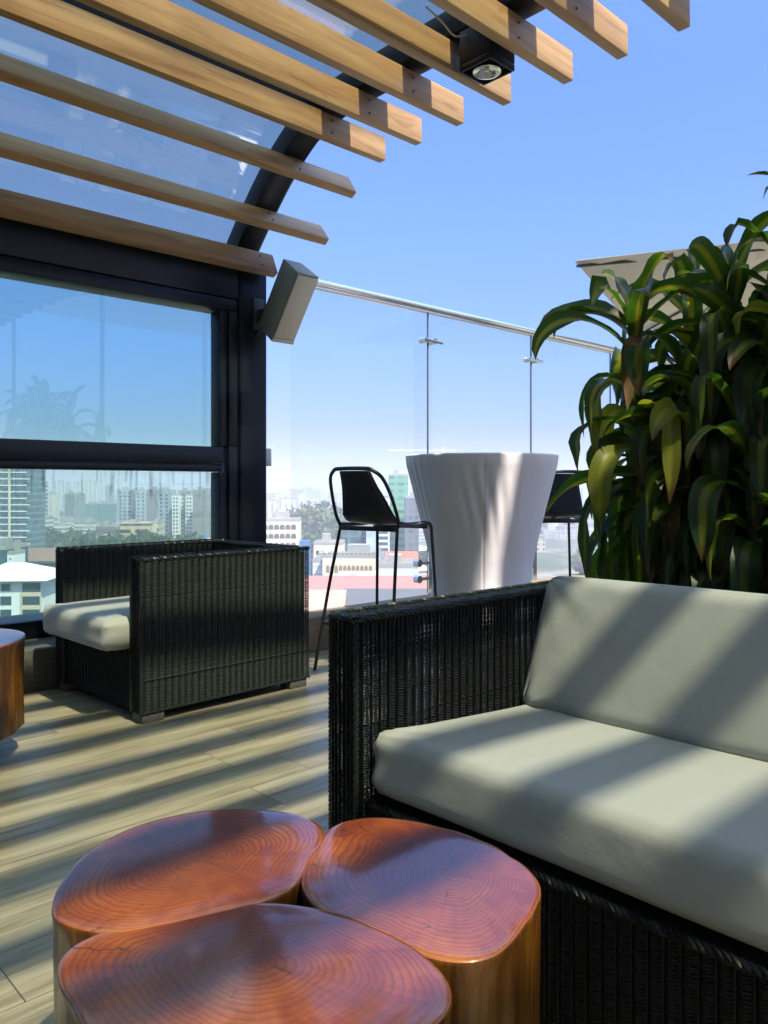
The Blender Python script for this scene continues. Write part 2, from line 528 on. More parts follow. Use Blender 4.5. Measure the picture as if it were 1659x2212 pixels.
def mat_leaf():
    m = NT('dracaena_leaf')
    uv = m.sep(m.new('UVMap').outputs[0])
    rnd = m.new('Attribute', attribute_name='rnd').outputs['Fac']
    ac = m.math('ABSOLUTE', m.math('SUBTRACT', uv[0], 0.5))
    n = m.noise(m.comb(m.math('MULTIPLY', uv[0], 26.0), m.math('MULTIPLY', uv[1], 1.4), m.math('MULTIPLY', rnd, 50.0)), 1.0, 3, 0.6)
    stripe = m.math('ADD', ac, m.math('MULTIPLY', m.math('SUBTRACT', n, 0.5), 0.20))
    f = m.ramp(stripe, [(0.10, 1.0), (0.19, 0.0)])
    f = m.math('MULTIPLY', f, m.math('MULTIPLY_ADD', rnd, 0.55, 0.45))
    dark = m.mix(rnd, (0.006, 0.018, 0.007), (0.014, 0.036, 0.010))
    lime = m.mix(rnd, (0.06, 0.10, 0.014), (0.18, 0.215, 0.028))
    c = m.mix(f, dark, lime)
    backlit_yel = m.math('MULTIPLY', m.math('GREATER_THAN', rnd, 0.965), 0.55)  # some leaves coloured yellow in place of sun glowing through them
    c = m.mix(backlit_yel, c, (0.34, 0.33, 0.03))
    vein = m.noise(m.comb(m.math('MULTIPLY', uv[0], 60.0), m.math('MULTIPLY', uv[1], 0.8), 0.0), 1.0, 2)
    c = m.mix(m.math('MULTIPLY', vein, 0.35), c, (0.03, 0.05, 0.015))
    tip = m.math('MULTIPLY', m.math('SUBTRACT', m.math('ADD', uv[1], m.math('MULTIPLY', n, 0.25)), m.math('MULTIPLY_ADD', rnd, 0.12, 0.88)), 16.0, clamp=True)
    c = m.mix(m.math('MULTIPLY', tip, m.math('GREATER_THAN', rnd, 0.35)), c, (0.07, 0.035, 0.018))
    m.set(c, 0.40, 0, 0.4)
    m.bump(vein, 0.2, 0.002)
    tl = m.new('BsdfTranslucent')
    m.val(tl.inputs[0], m.mix(0.6, c, m.mix(m.math('MAXIMUM', f, backlit_yel), (0.12, 0.30, 0.02), (0.80, 0.74, 0.03))))
    mx = m.new('MixShader'); mx.inputs[0].default_value = 0.42
    m.t.links.new(m.p.outputs[0], mx.inputs[1]); m.t.links.new(tl.outputs[0], mx.inputs[2])
    m.t.links.new(mx.outputs[0], m.out.inputs[0])
    return m.m


def mat_cloth():
    m = NT('stretch_cloth')
    v = m.coord('Object')
    n = m.noise(m.coord('Object', scale=(6, 6, 1.2)), 2.2, 4, 0.55, 0.5)
    m.set(m.mix(n, (0.74, 0.685, 0.685), (0.81, 0.76, 0.76)), 0.75, 0, 0.3, sheen=0.2)
    m.bump(m.math('ADD', n, m.math('MULTIPLY', m.noise(v, 500, 1), 0.03)), 0.25, 0.02)
    return m.m


def mat_stone(name, c0, c1, scale=7, mortar=False):
    m = NT(name)
    v = m.coord('Object')
    n = m.noise(v, scale, 8, 0.7, 0.3)
    n2 = m.noise(v, scale * 9, 3, 0.6)
    f = m.math('ADD', m.math('MULTIPLY', n, 0.7), m.math('MULTIPLY', n2, 0.3))
    c = m.ramp(f, [(0.3, c0), (0.7, c1)])
    if mortar:
        x = m.sep(v)[0]
        j = m.math('LESS_THAN', m.math('FRACT', m.math('DIVIDE', x, 0.6)), 0.012)
        c = m.mix(m.math('MULTIPLY', j, 0.7), c, tuple(q * 0.4 for q in c0))
    m.set(c, 0.8, 0, 0.35)
    m.bump(f, 0.6, 0.012)
    return m.m


def mat_facade(name, wall, win, fw=3.0, fh=3.1, ww=0.5, wh=0.5, band=False, stain=0.25):
    """wall finish for far blocks: rows of windows in local metres"""
    m = NT(name)
    x, y, z = m.sep(m.coord('Object'))
    fx = m.math('FRACT', m.math('DIVIDE', m.math('ADD', x, m.math('MULTIPLY', y, 1.0)), fw))
    fz = m.math('FRACT', m.math('DIVIDE', z, fh))
    def mid(a, w):
        return m.math('LESS_THAN', m.math('ABSOLUTE', m.math('SUBTRACT', a, 0.5)), w / 2)
    wmask = mid(fz, wh) if band else m.math('MULTIPLY', mid(fx, ww), mid(fz, wh))
    nz = m.math('LESS_THAN', m.math('ABSOLUTE', m.sep(m.new('NewGeometry').outputs['Normal'])[2]), 0.5)
    wmask = m.math('MULTIPLY', wmask, nz)
    oi = m.new('ObjectInfo').outputs['Random']
    st = m.noise(m.coord('Object', scale=(0.25, 0.25, 0.03)), 1.0, 5, 0.6)
    c = m.mix(m.math('MULTIPLY', st, stain), wall, tuple(q * 0.55 for q in wall))
    c = m.mix(m.math('MULTIPLY', oi, 0.35), c, m.mix(1.0, c, (0.80, 0.78, 0.80), 'MULTIPLY'))
    wr = m.new('TexWhiteNoise', noise_dimensions='3D')
    m.val(wr.inputs['Vector'], m.comb(m.math('FLOOR', m.math('DIVIDE', m.math('ADD', x, y), fw)), m.math('FLOOR', m.math('DIVIDE', z, fh)), oi))
    wc = m.mix(wr.outputs['Value'], tuple(q * 0.6 for q in win), tuple(q * 1.5 for q in win))
    c = m.mix(wmask, c, wc)
    m.set(c, m.math('SUBTRACT', 0.85, m.math('MULTIPLY', wmask, 0.45)), 0, 0.4)
    MAT[name] = m.m
    return m.m


def mat_foliage(name, a, b):
    m = NT(name)
    g = m.new('Attribute', attribute_name='rnd').outputs['Fac']
    c = m.mix(g, a, b)
    m.set(c, 0.6, 0, 0.25)
    tl = m.new('BsdfTranslucent'); m.val(tl.inputs[0], m.mix(0.5, c, (0.15, 0.22, 0.03)))
    mx = m.new('MixShader'); mx.inputs[0].default_value = 0.25
    m.t.links.new(m.p.outputs[0], mx.inputs[1]); m.t.links.new(tl.outputs[0], mx.inputs[2])
    m.t.links.new(mx.outputs[0], m.out.inputs[0])
    MAT[name] = m.m
    return m.m


M_FLOOR = mat_floor(); M_SLAT = mat_slat()
M_WICK = mat_wicker('wicker_shaded', (0.003, 0.004, 0.0055), 0.4); M_WICK2 = mat_wicker('wicker_lit', (0.017, 0.023, 0.021), 0.32)  # one wicker in two tones: darker for shaded faces, lighter for lit ones
M_CUSH = mat_cushion(); M_LT = mat_log_top(); M_LS = mat_log_side(); M_LEAF = mat_leaf(); M_CLOTH = mat_cloth()
M_KERB = mat_stone('dark_tile', (0.055, 0.058, 0.052), (0.12, 0.12, 0.105), 5, True)
M_BROWN = mat_stone('brown_stone', (0.16, 0.115, 0.07), (0.36, 0.28, 0.19), 12)
M_ROCK = mat_stone('grey_stone', (0.10, 0.10, 0.095), (0.24, 0.235, 0.22), 6)

# ================================================================== TERRACE
# floor
mb = MB(); mb.box(-7, 14, -12, 3.752, -0.3, 0.0)
o = mb.obj('floor', M_FLOOR); tag(o, kind='structure')

# kerbs
mb = MB(); mb.box(-5.0, 2.66, 3.74, 4.32, 0.0, 0.196)
o = mb.obj('kerb_wall', M_KERB, bevel=0.008)
tag(o, 'low dark tiled kerb the dark framed window stands on, behind the wicker armchair', 'kerb wall')
mb = MB(); mb.box(2.665, 13.5, 3.54, 3.755, 0.0, 0.20)
o = mb.obj('kerb_wall', M_BROWN, bevel=0.012)
tag(o, 'rough brown stone kerb below the clear glass balustrade, behind the bar stools', 'kerb wall')

# ---- window wall
win = empty('framed_window', (0, 4.05, 0.196))
tag(win, 'large dark navy framed window with tinted panes overlooking the city', 'window')
def wl(x0, x1, y0, y1, z0, z1): return (x0, x1, y0 - 4.05, y1 - 4.05, z0 - 0.196, z1 - 0.196)
mb = MB(); mb.box(*wl(2.595, 2.80, 3.985, 4.20, 0.197, 2.37)); mb.obj('post', MAT['frame_paint'], win, bevel=0.02, seg=3)
mb = MB(); mb.box(*wl(-5, 2.594, 3.99, 4.19, 2.06, 2.33)); mb.box(*wl(-5, 2.594, 4.0, 4.16, 1.985, 2.058)); mb.obj('head_beam', MAT['frame_paint'], win, bevel=0.008)
mb = MB(); mb.box(*wl(-5, 2.50, 4.00, 4.12, 1.085, 1.18)); mb.box(*wl(-5, 2.50, 4.015, 4.10, 1.034, 1.083)); mb.obj('middle_rail', MAT['frame_paint'], win, bevel=0.007)
mb = MB(); mb.box(*wl(-5, 2.50, 4.00, 4.14, 0.198, 0.285)); mb.obj('bottom_rail', MAT['frame_paint'], win, bevel=0.006)
mb = MB(); mb.box(*wl(-5, 2.50, 4.141, 4.30, 0.20, 0.278)); mb.obj('sill', MAT['frame_light'], win, bevel=0.005)
mb = MB(); mb.box(*wl(2.475, 2.53, 4.01, 4.11, 1.182, 1.983)); mb.box(*wl(2.531, 2.594, 3.995, 4.13, 1.182, 1.983)); mb.obj('stile', MAT['frame_paint'], win, bevel=0.006)
mb = MB(); mb.box(*wl(2.475, 2.53, 4.01, 4.11, 0.287, 1.032)); mb.box(*wl(2.531, 2.594, 3.995, 4.13, 0.287, 1.182)); mb.obj('stile', MAT['frame_paint'], win, bevel=0.006)
mb = MB(); mb.box(*wl(-5, 2.48, 4.055, 4.067, 1.175, 1.99)); mb.obj('upper_pane', MAT['window_glass'], win)
mb = MB(); mb.box(*wl(-5, 2.48, 4.055, 4.067, 0.28, 1.04)); mb.obj('lower_pane', MAT['lower_glass'], win)

# junction box on the post
jb = empty('junction_box', (2.84, 4.10, 1.13))
mb = MB(); mb.box(-0.038, 0.038, -0.05, 0.05, -0.055, 0.055); mb.obj('housing', MAT['white_plastic'], jb, bevel=0.006)
mb = MB(); mb.box(-0.030, 0.030, -0.056, -0.0505, -0.047, 0.047); mb.obj('lid', MAT['white_plastic'], jb, bevel=0.003)
mb = MB(); mb.tube([(0, 0.02, -0.055), (0, 0.02, -0.88)], 0.010, 8); mb.obj('conduit', MAT['frame_light'], jb)
tag(jb, 'small pale grey junction box fixed to the outer side of the dark post', 'junction box')

# ---- pergola : curved rafters, glass, slats
SL = [(3.868, 2.230), (3.755, 2.475), (3.50, 2.695), (3.235, 2.80), (2.94, 2.803), (2.63, 2.80), (2.33, 2.80), (2.01, 2.80), (1.73, 2.80), (1.45, 2.80)]
y = 1.45
while y > -4.6:
    y -= random.choice((0.29, 0.30, 0.31, 0.33))
    SL.append((y, 2.80))
perg = empty('pergola_roof', (2.73, 4.05, 2.42))
tag(perg, 'curved glass pergola roof with dark rafters and rows of honey brown timber slats', 'pergola')
PO = Vector((2.73, 4.05, 2.42))
def loc(p): return Vector(p) - PO
# rafter centre line offset outward from slat bottoms
raf = [(4.16, 2.35), (3.99, 2.53), (3.80, 2.71), (3.60, 2.86), (3.38, 2.965), (3.1, 3.005), (2.6, 3.01), (1.0, 3.01), (-1.5, 3.01), (-4.8, 3.01)]
def ribbon(xs0, xs1, path, t, name, mat, parent, bevel=0.0):
    """sheet of thickness t following a (y,z) path, spanning x"""
    mb = MB()
    P = [Vector((0, a, b)) for a, b in path]
    up = []; dn = []
    for i, p in enumerate(P):
        tg = (P[min(i + 1, len(P) - 1)] - P[max(i - 1, 0)]).normalized()
        n = Vector((0, -tg.z, tg.y))
        if n.z < 0: n = -n
        up.append(p + n * t / 2); dn.append(p - n * t / 2)
    vs = []; fs = []
    for i in range(len(P)):
        for q in (dn[i], up[i]):
            vs += [loc((xs0, q.y, q.z)), loc((xs1, q.y, q.z))]
    for i in range(len(P) - 1):
        a = i * 4; b = a + 4
        fs += [(a, a + 1, b + 1, b), (a + 2, b + 2, b + 3, a + 3), (a, b, b + 2, a + 2), (a + 1, a + 3, b + 3, b + 1)]
    fs += [(0, 2, 3, 1), tuple(len(vs) - 4 + k for k in (0, 1, 3, 2))]
    mb.add(vs, fs)
    return mb.obj(name, mat, parent, bevel=bevel)
def path_spline(pts, per=5):
    return [(v.y, v.z) for v in spline([(0, a, b) for a, b in pts], per)]
rp = path_spline(raf)
for x in (2.69, -0.45, -3.6):
    r_ = ribbon(x - 0.075, x + 0.075, rp, 0.125, 'rafter', MAT['frame_paint'], perg, 0.008)
    ribbon(x + 0.0755, x + 0.12, [(a, b + 0.03) for a, b in rp], 0.06, 'flange', MAT['frame_light'], r_)
gp = [(a, b + 0.068) for a, b in rp]
for (x0, x1) in ((-3.52, -0.53), (-0.37, 2.61)):
    ribbon(x0 - 0.05, x1 + 0.05, [(a + 0.015, b + 0.012) for a, b in gp], 0.010, 'glass_pane', MAT['roof_glass'], perg)
ends = [2.795, 3.10, 3.10, 3.085, 3.075, 3.06, 3.06, 3.10, 3.09, 3.08]
for i, (yy, zz) in enumerate(SL):
    x1 = ends[i] if i < len(ends) else 3.08 + 0.02 * random.random()
    # tall axis perpendicular to the roof curve
    if i == 0: n = Vector((0, 0.42, 0.91))
    elif i == 1: n = Vector((0, 0.62, 0.785))
    elif i == 2: n = Vector((0, 0.56, 0.83))
    else: n = Vector((0, 0.02, 1.0))
    n.normalize()
    t = Vector((0, n.z, -n.y))
    h, w = 0.135, 0.052
    b0 = Vector((0, yy, zz))
    c4 = [b0, b0 + t * w, b0 + t * w + n * h, b0 + n * h]
    mb = MB()
    mid = Vector((0.5, yy, zz))
    def sl_pt(x, q): return (x, q.y - yy, q.z - zz)
    mb.add([sl_pt(-4.6 - 0.5, q) for q in c4] + [sl_pt(x1 - 0.5, q) for q in c4],
           [(0, 1, 2, 3), (4, 7, 6, 5), (0, 4, 5, 1), (1, 5, 6, 2), (2, 6, 7, 3), (3, 7, 4, 0)])
    so = mb.obj('slat', M_SLAT, perg, bevel=0.005)
    so.location = loc((0.5, yy, zz))
    if i < 14:
        for q in (0.035, 0.10):
            mb = MB(); c_ = n * q - t * 0.0005
            mb.tube([(2.19, c_.y, c_.z), (2.19, c_.y - t.y * 0.004, c_.z - t.z * 0.004)], 0.0055, 8); mb.obj('screw', MAT['frame_light'], so)
# cross purlin above the slats near the outer edge, seen between slats
mb = MB()
for yy in (3.30, 2.16):
    v = loc((0, yy, 2.945))
    mb.box(v.x - 4.6 - 0, v.x + 2.61, v.y - 0.05, v.y + 0.05, v.z - 0.004, v.z + 0.05)
mb.obj('purlin', MAT['frame_paint'], perg)

# ---- spotlight on the rafter
sp = empty('spotlight', (2.70, 2.19, 2.94))
tag(sp, 'square black spotlight hanging between the pergola slats', 'spotlight')
mb = MB()
hw, hy = 0.085, 0.088
z0, z1 = -0.165, 0.0
mb.prism([(-hw, -hy), (hw, -hy), (hw, hy), (-hw, hy)], 'z', z0 + 0.02, z1)
for (a0, a1, b0, b1) in ((-hw, hw, -hy, -hy + 0.012), (-hw, hw, hy - 0.012, hy), (-hw, -hw + 0.012, -hy + 0.0125, hy - 0.0125), (hw - 0.012, hw, -hy + 0.0125, hy - 0.0125)):
    mb.box(a0, a1, b0, b1, z0 - 0.012, z0 + 0.0195)
mb.obj('housing', MAT['frame_paint'], sp, bevel=0.005)
chrome = plain('lamp_reflector', (0.75, 0.74, 0.68), 0.16, 1.0, 0.05, 40)
mb = MB(); mb.lathe([(0.001, z0 + 0.016), (0.02, z0 + 0.012), (0.042, z0 + 0.002), (0.058, z0 - 0.012), (0.062, z0 - 0.013), (0.062, z0 + 0.012)], 28)
mb.obj('reflector', chrome, sp, smooth=True)
mb = MB(); mb.lathe([(0.001, z0 - 0.010), (0.010, z0 - 0.006), (0.012, z0 + 0.010)], 16); mb.obj('bulb', plain('bulb_glass', (0.8, 0.76, 0.6), 0.15), sp, smooth=True)
mb = MB(); mb.tube(spline([(-0.085, 0.05, -0.03), (-0.15, 0.06, -0.05), (-0.24, 0.05, -0.03), (-0.33, 0.06, 0.0)]), 0.004, 6); mb.obj('cable', MAT['white_plastic'], sp)
mb = MB(); mb.box(-0.05, 0.05, -0.05, 0.05, 0.0005, 0.03); mb.obj('bracket', MAT['frame_paint'], sp)

# ---- loudspeaker on the post
spk = empty('wall_speaker', (2.69, 3.53, 2.145))
tag(spk, 'pale grey box loudspeaker tilted down from the top of the dark post', 'loudspeaker')
rot = Matrix.Rotation(math.radians(36.0), 4, 'X') @ Matrix.Identity(4)
W_, D_, H_ = 0.155, 0.20, 0.435
# local: x width 0..W, y depth 0..D, z 0..-H ; tilted so the front looks down
mb = MB(); mb.prism([(0, 0.012), (W_, 0.012), (W_ - 0.012, D_), (0.012, D_)], 'z', -H_, 0); c_ = mb.obj('cabinet', MAT['speaker_grey'], spk, bevel=0.004)
mb = MB(); mb.box(0.004, W_ - 0.004, 0.0, 0.0115, -H_ + 0.028, -0.014); g_ = mb.obj('grille', MAT['speaker_cloth'], spk, bevel=0.003)
mb = MB(); mb.box(0.0, W_, 0.001, 0.0115, -H_, -H_ + 0.026); g2_ = mb.obj('trim', MAT['speaker_cloth'], spk, bevel=0.003)
for q in (c_, g_, g2_):
    q.matrix_local = Matrix.Rotation(math.radians(-36.0), 4, 'X') if False else Matrix.Rotation(math.radians(36.0), 4, 'X')
mb = MB(); mb.box(0.03, 0.05, 0.25, 0.455, -0.20, -0.13); mb.box(0.0, 0.075, 0.445, 0.456, -0.25, -0.06)
mb.tube([(0.04, 0.30, -0.17), (0.04, 0.20, -0.10)], 0.022, 10); mb.obj('bracket', MAT['frame_light'], spk, bevel=0.003)
mb = MB(); mb.tube(spline([(-0.02, 0.33, -0.27), (-0.03, 0.40, -0.31), (-0.02, 0.46, -0.28)]), 0.006, 6); mb.obj('cable', MAT['black_metal'], spk)

# ---- glass balustrade
GY = 3.785
bal = empty('glass_balustrade', (2.9, GY, 0.20))
tag(bal, 'tall clear glass balustrade with a polished steel handrail and glass clips', 'balustrade')
def bl(x, y, z): return (x - 2.9, y - GY, z - 0.20)
joints = [2.83, 4.015, 5.225, 6.435, 7.645, 8.855, 10.065, 11.3]
HZ = EYE + 0.3285 * GY
for a, b in zip(joints[:-1], joints[1:]):
    mb = MB(); p = bl(a + 0.005, GY - 0.006, 0.08); q = bl(b - 0.005, GY + 0.006, HZ - 0.02)
    mb.box(p[0], q[0], p[1], q[1], p[2], q[2]); mb.obj('glass_panel', MAT['clear_glass'], bal)
mb = MB()
prof = [(-0.030, -0.018), (-0.038, 0.002), (-0.026, 0.020), (0.026, 0.020), (0.038, 0.002), (0.030, -0.018)]
v0 = bl(2.80, GY, HZ); v1 = bl(11.3, GY, HZ)
mb.prism([(v0[1] + a, v0[2] + b) for a, b in prof], 'x', v0[0], v1[0])
mb.box(v0[0], v1[0], v0[1] - 0.022, v0[1] + 0.022, v0[2] - 0.034, v0[2] - 0.0185)
mb.obj('handrail', MAT['steel'], bal, bevel=0.004)
edge_m = plain('glass_edge', (0.12, 0.16, 0.17), 0.3)
for x in joints[1:-1]:
    mb = MB(); p = bl(x, GY, 0); mb.box(p[0] - 0.0045, p[0] + 0.0045, -0.0055, 0.0055, 0.0, HZ - 0.236)
    mb.obj('seal', edge_m, bal)
    for z in (1.965,):
        mb = MB(); p = bl(x, GY, z)
        mb.tube([(p[0] - 0.055, -0.026, p[2] + 0.004), (p[0] + 0.12, -0.026, p[2] - 0.004)], 0.011, 10)
        for dx in (-0.042, 0.045):
            mb.tube([(p[0] + dx, -0.032, p[2]), (p[0] + dx, 0.03, p[2])], 0.021, 12)
        mb.obj('clip', MAT['steel'], bal, smooth=True)
    for z in (0.42, 0.31):
        mb = MB(); p = bl(x - 0.13, GY, z)
        mb.tube([(p[0], -0.05, p[2]), (p[0], -0.007, p[2])], 0.026, 14)
        mb.tube([(p[0], -0.03, p[2]), (p[0] + 0.10, -0.03, p[2])], 0.012, 10)
        mb.obj('clip', MAT['steel'], bal, smooth=True)
    mb = MB(); p = bl(x - 0.02, GY, 0); mb.box(p[0] - 0.02, p[0] + 0.03, -0.05, -0.035, 0.001, 0.42); mb.obj('bracket', MAT['steel'], bal)


# ------------------------------------------------------------------ wicker
def weave(name, O, U, V, N, W, H, parent, mat, row=0.0046, stake=0.025, r=0.0021, amp=0.0042, seed=0, gap=0.0, alt=False):
    """woven panel: upright stakes with strands running across, each passing before and behind them"""
    g = np.random.default_rng(seed + 5)
    O, U, V, N = (np.array(q, float) for q in (O, U, V, N))
    nrow = max(2, int(H / row)); ns = max(2, int(round(W / stake))); per = 4
    x = np.linspace(0, W, ns * per + 1)
    ph = PI * x / (W / ns) + PI / 2
    rows = np.arange(nrow)
    jit = g.normal(0, 0.0005, (nrow, 1)) + g.normal(0, 0.00022, (nrow, len(x)))
    z = (rows[:, None] + 0.5) * row + jit
    off = amp * np.sin(ph)[None, :] * (np.where(rows % 2 == 0, 1, -1) if alt else np.ones(nrow))[:, None] * (1 + g.normal(0, 0.10, (nrow, len(x))))
    keep = g.random(nrow) > gap
    z, off = z[keep], off[keep]
    nr = len(z)
    k = 5
    ang = np.arange(k) * 2 * PI / k
    rr = r * (1 + g.normal(0, 0.08, (nr, 1, 1))) * (0.72 + 0.28 * np.abs(np.sin(ph)))[None, :, None]
    dz = rr * np.cos(ang)[None, None, :] * 1.05
    dn = rr * np.sin(ang)[None, None, :] * 0.8
    P = O + x[None, :, None, None] * U + (z[:, :, None] + dz)[..., None] * V + (off[:, :, None] + dn)[..., None] * N
    nx = len(x)
    Vv = P.reshape(-1, 3)
    idx = np.arange(nr * nx * k).reshape(nr, nx, k)
    a = idx[:, :-1, :]; b = idx[:, 1:, :]
    Q = np.stack([a, np.roll(a, -1, 2), np.roll(b, -1, 2), b], -1).reshape(-1, 4)
    # stakes
    sv = []; sq = []
    xs = np.linspace(0, W, ns + 1)
    for xi in xs:
        base = len(Vv) + len(sv)
        for zz in (0, H):
            for q in range(6):
                a_ = q * PI / 3
                sv.append(O + U * (xi + 0.0028 * math.cos(a_)) + V * zz + N * 0.0026 * math.sin(a_))
        for q in range(6):
            sq.append([base + q, base + (q + 1) % 6, base + 6 + (q + 1) % 6, base + 6 + q])
    Vv = np.concatenate([Vv, np.array(sv)]); Q = np.concatenate([Q, np.array(sq)])
    return np_obj(name, Vv, Q, mat, parent)


def braid(mb, p, q, r=0.007, turns_per_m=28, off=0.005):
    p, q = Vector(p), Vector(q)
    L = (q - p).length
    d = (q - p) / L
    a = d.orthogonal().normalized(); b = d.cross(a)
    n = max(6, int(L * turns_per_m * 6))
    for s_ in (0, PI * 2 / 3, PI * 4 / 3):
        pts = []
        for i in range(n + 1):
            t = i / n
            th = 2 * PI * turns_per_m * L * t + s_
            pts.append(p + d * L * t + (a * math.cos(th) + b * math.sin(th)) * off)
        mb.tube(pts, r * 0.72, 5, cap=False)


def cushion(name, sx, sy, sz, parent, mat, r=0.05, puff=0.02, nx=56, ny=56, nz=14, seed=1, wr=0.004, sag=None):
    """soft box: rounded, swollen faces, wrinkles near the corners, raised seam round the middle"""
    faces = []
    V = {}
    verts = []
    def key(i, j, k):
        t = (i, j, k)
        if t not in V:
            V[t] = len(verts)
            verts.append((i / nx * 2 - 1, j / ny * 2 - 1, k / nz * 2 - 1))
        return V[t]
    for i in range(nx):
        for j in range(ny):
            faces.append((key(i, j, 0), key(i, j + 1, 0), key(i + 1, j + 1, 0), key(i + 1, j, 0)))
            faces.append((key(i, j, nz), key(i + 1, j, nz), key(i + 1, j + 1, nz), key(i, j + 1, nz)))
    for i in range(nx):
        for k in range(nz):
            faces.append((key(i, 0, k), key(i + 1, 0, k), key(i + 1, 0, k + 1), key(i, 0, k + 1)))
            faces.append((key(i, ny, k), key(i, ny, k + 1), key(i + 1, ny, k + 1), key(i + 1, ny, k)))
    for j in range(ny):
        for k in range(nz):
            faces.append((key(0, j, k), key(0, j, k + 1), key(0, j + 1, k + 1), key(0, j + 1, k)))
            faces.append((key(nx, j, k), key(nx, j + 1, k), key(nx, j + 1, k + 1), key(nx, j, k + 1)))
    A = np.array(verts)
    # denser towards the rims
    for c, n_ in ((0, 1), (1, 1)):
        A[:, c] = np.sign(A[:, c]) * (1 - (1 - np.abs(A[:, c])) ** 1.35)
    h = np.array([sx, sy, sz]) / 2
    P = A * h
    rr = min(r, sz / 2 * 0.98)
    inner = np.clip(P, -(h - rr), h - rr)
    d = P - inner
    # cube-to-sphere rounding of the rim
    ln = np.linalg.norm(d, axis=1, keepdims=True)
    m = np.max(np.abs(d), axis=1, keepdims=True)
    d = np.where(ln > 1e-9, d / np.maximum(ln, 1e-9) * m, d)
    P = inner + d
    u, v, w = A[:, 0], A[:, 1], A[:, 2]
    bulge = (1 - np.abs(u) ** 2.6) * (1 - np.abs(v) ** 2.6)
    P[:, 2] += np.sign(w) * np.abs(w) * puff * bulge
    P[:, 0] += u * puff * 0.4 * (1 - v ** 4) * (1 - w ** 2)
    P[:, 1] += v * puff * 0.7 * (1 - u ** 4) * (1 - w ** 2)
    # creases running out of the corners
    g = np.random.default_rng(seed)
    for cx in (-1, 1):
        for cy in (-1, 1):
            du, dv = (u - cx) * h[0], (v - cy) * h[1]
            th = np.arctan2(dv, du); rad = np.hypot(du, dv)
            f = np.exp(-rad / 0.10) * np.sin(th * 11 + g.random() * 6) * wr
            P[:, 2] += f * np.sign(w) * (np.abs(w) > 0.6)
            P[:, 0] += np.exp(-rad / 0.07) * np.sin(w * 5 + g.random() * 6) * wr * 0.45 * cx * (np.abs(w) < 0.98)
            P[:, 1] += np.exp(-rad / 0.07) * np.sin(w * 6 + g.random() * 6) * wr * 0.45 * cy * (np.abs(w) < 0.98)
    for _ in range(7):
        kx, ky = g.normal(0, 9, 2); p0 = g.random() * 6
        P[:, 2] += np.sin(P[:, 0] * kx + P[:, 1] * ky + p0) * 0.0009 * np.sign(w) * bulge
    if sag is not None: P[:, 2] += sag(P[:, 0], P[:, 1])
    o = np_obj(name, P, np.array(faces), mat, parent)
    return o


# ---- wicker armchair by the window
AW, AD, AH = 0.79, 0.88, 0.662
ch = empty('wicker_armchair', (1.446, 2.93, 0), math.radians(2.2))
tag(ch, 'black wicker armchair with one pale grey seat cushion, standing before the window', 'armchair')
# local: x 0 (front) .. AD (back), y 0 (near arm) .. AW (far arm)
TA = 0.085; Z0 = 0.04
X, Y, Z = (1, 0, 0), (0, 1, 0), (0, 0, 1)
def armset(y0, y1, nm):
    hold = weave(nm, (0.01, y0, Z0), X, Z, (0, -1, 0), AD - 0.02, AH - Z0 - 0.012, ch, M_WICK2, 0.0058, 0.0155, 0.0027, 0.0030, 3)
    weave('inner_face', (0.01, y1, Z0 + 0.22), X, Z, Y, AD - 0.02, AH - Z0 - 0.235, hold, M_WICK2, 0.0058, 0.0155, 0.0027, 0.0030, 4)
    weave('front_face', (0.008, y0 + 0.004, Z0), Y, Z, (-1, 0, 0), TA - 0.008, AH - Z0 - 0.012, hold, M_WICK, 0.0058, 0.0155, 0.0027, 0.0028, 5)
    weave('top_face', (0.01, y0 + 0.004, AH - 0.008), X, Y, Z, AD - 0.02, TA - 0.008, hold, M_WICK2, 0.0058, 0.0155, 0.0027, 0.0026, 6)
    mb = MB()
    for yy in (y0 + 0.002, y1 - 0.002): braid(mb, (0.006, yy, AH - 0.006), (AD - 0.004, yy, AH - 0.006), 0.007)
    for yy in (y0 + 0.004, y1 - 0.004): braid(mb, (0.006, yy, Z0), (0.006, yy, AH - 0.008), 0.0055, 30, 0.004)
    mb.tube([(0.0, y0 + 0.003, Z0 + 0.004), (AD, y0 + 0.003, Z0 + 0.004)], 0.007, 6)
    mb.tube([(0.012, y0 - 0.006, Z0 + 0.135), (AD - 0.01, y0 - 0.006, Z0 + 0.135)], 0.0022, 5)
    mb.obj('braid', M_WICK2, hold, smooth=True)
    mb = MB(); mb.box(0.02, AD - 0.02, y0 + 0.016, y1 - 0.016, Z0 + 0.01, AH - 0.024); mb.obj('core', MAT['liner'], hold)
    return hold
armset(0.0, TA, 'arm')
armset(AW - TA, AW, 'arm')
bk = weave('backrest', (AD - 0.075, TA, Z0 + 0.22), Y, Z, (-1, 0, 0), AW - 2 * TA, AH - Z0 - 0.24, ch, M_WICK2, 0.0058, 0.0155, 0.0027, 0.0030, 7)
mb = MB()
for xx in (AD - 0.072, AD - 0.004): braid(mb, (xx, TA, AH - 0.008), (xx, AW - TA, AH - 0.008), 0.007)
mb.box(AD - 0.06, AD - 0.012, TA + 0.002, AW - TA - 0.002, Z0 + 0.01, AH - 0.016)
mb.obj('core', M_WICK, bk, smooth=False)
mb = MB(); mb.box(0.03, AD - 0.09, TA + 0.003, AW - TA - 0.003, Z0 + 0.03, Z0 + 0.235)
ba = mb.obj('base', MAT['liner'], ch)
weave('front_face', (0.018, TA, Z0), Y, Z, (-1, 0, 0), AW - 2 * TA, 0.25, ba, M_WICK, 0.0058, 0.0155, 0.0027, 0.0028, 8)
cu = cushion('seat_cushion', 0.87, AW - 2 * TA - 0.006, 0.128, ch, M_CUSH, 0.032, 0.008, 40, 36, 12, 5, 0.005)
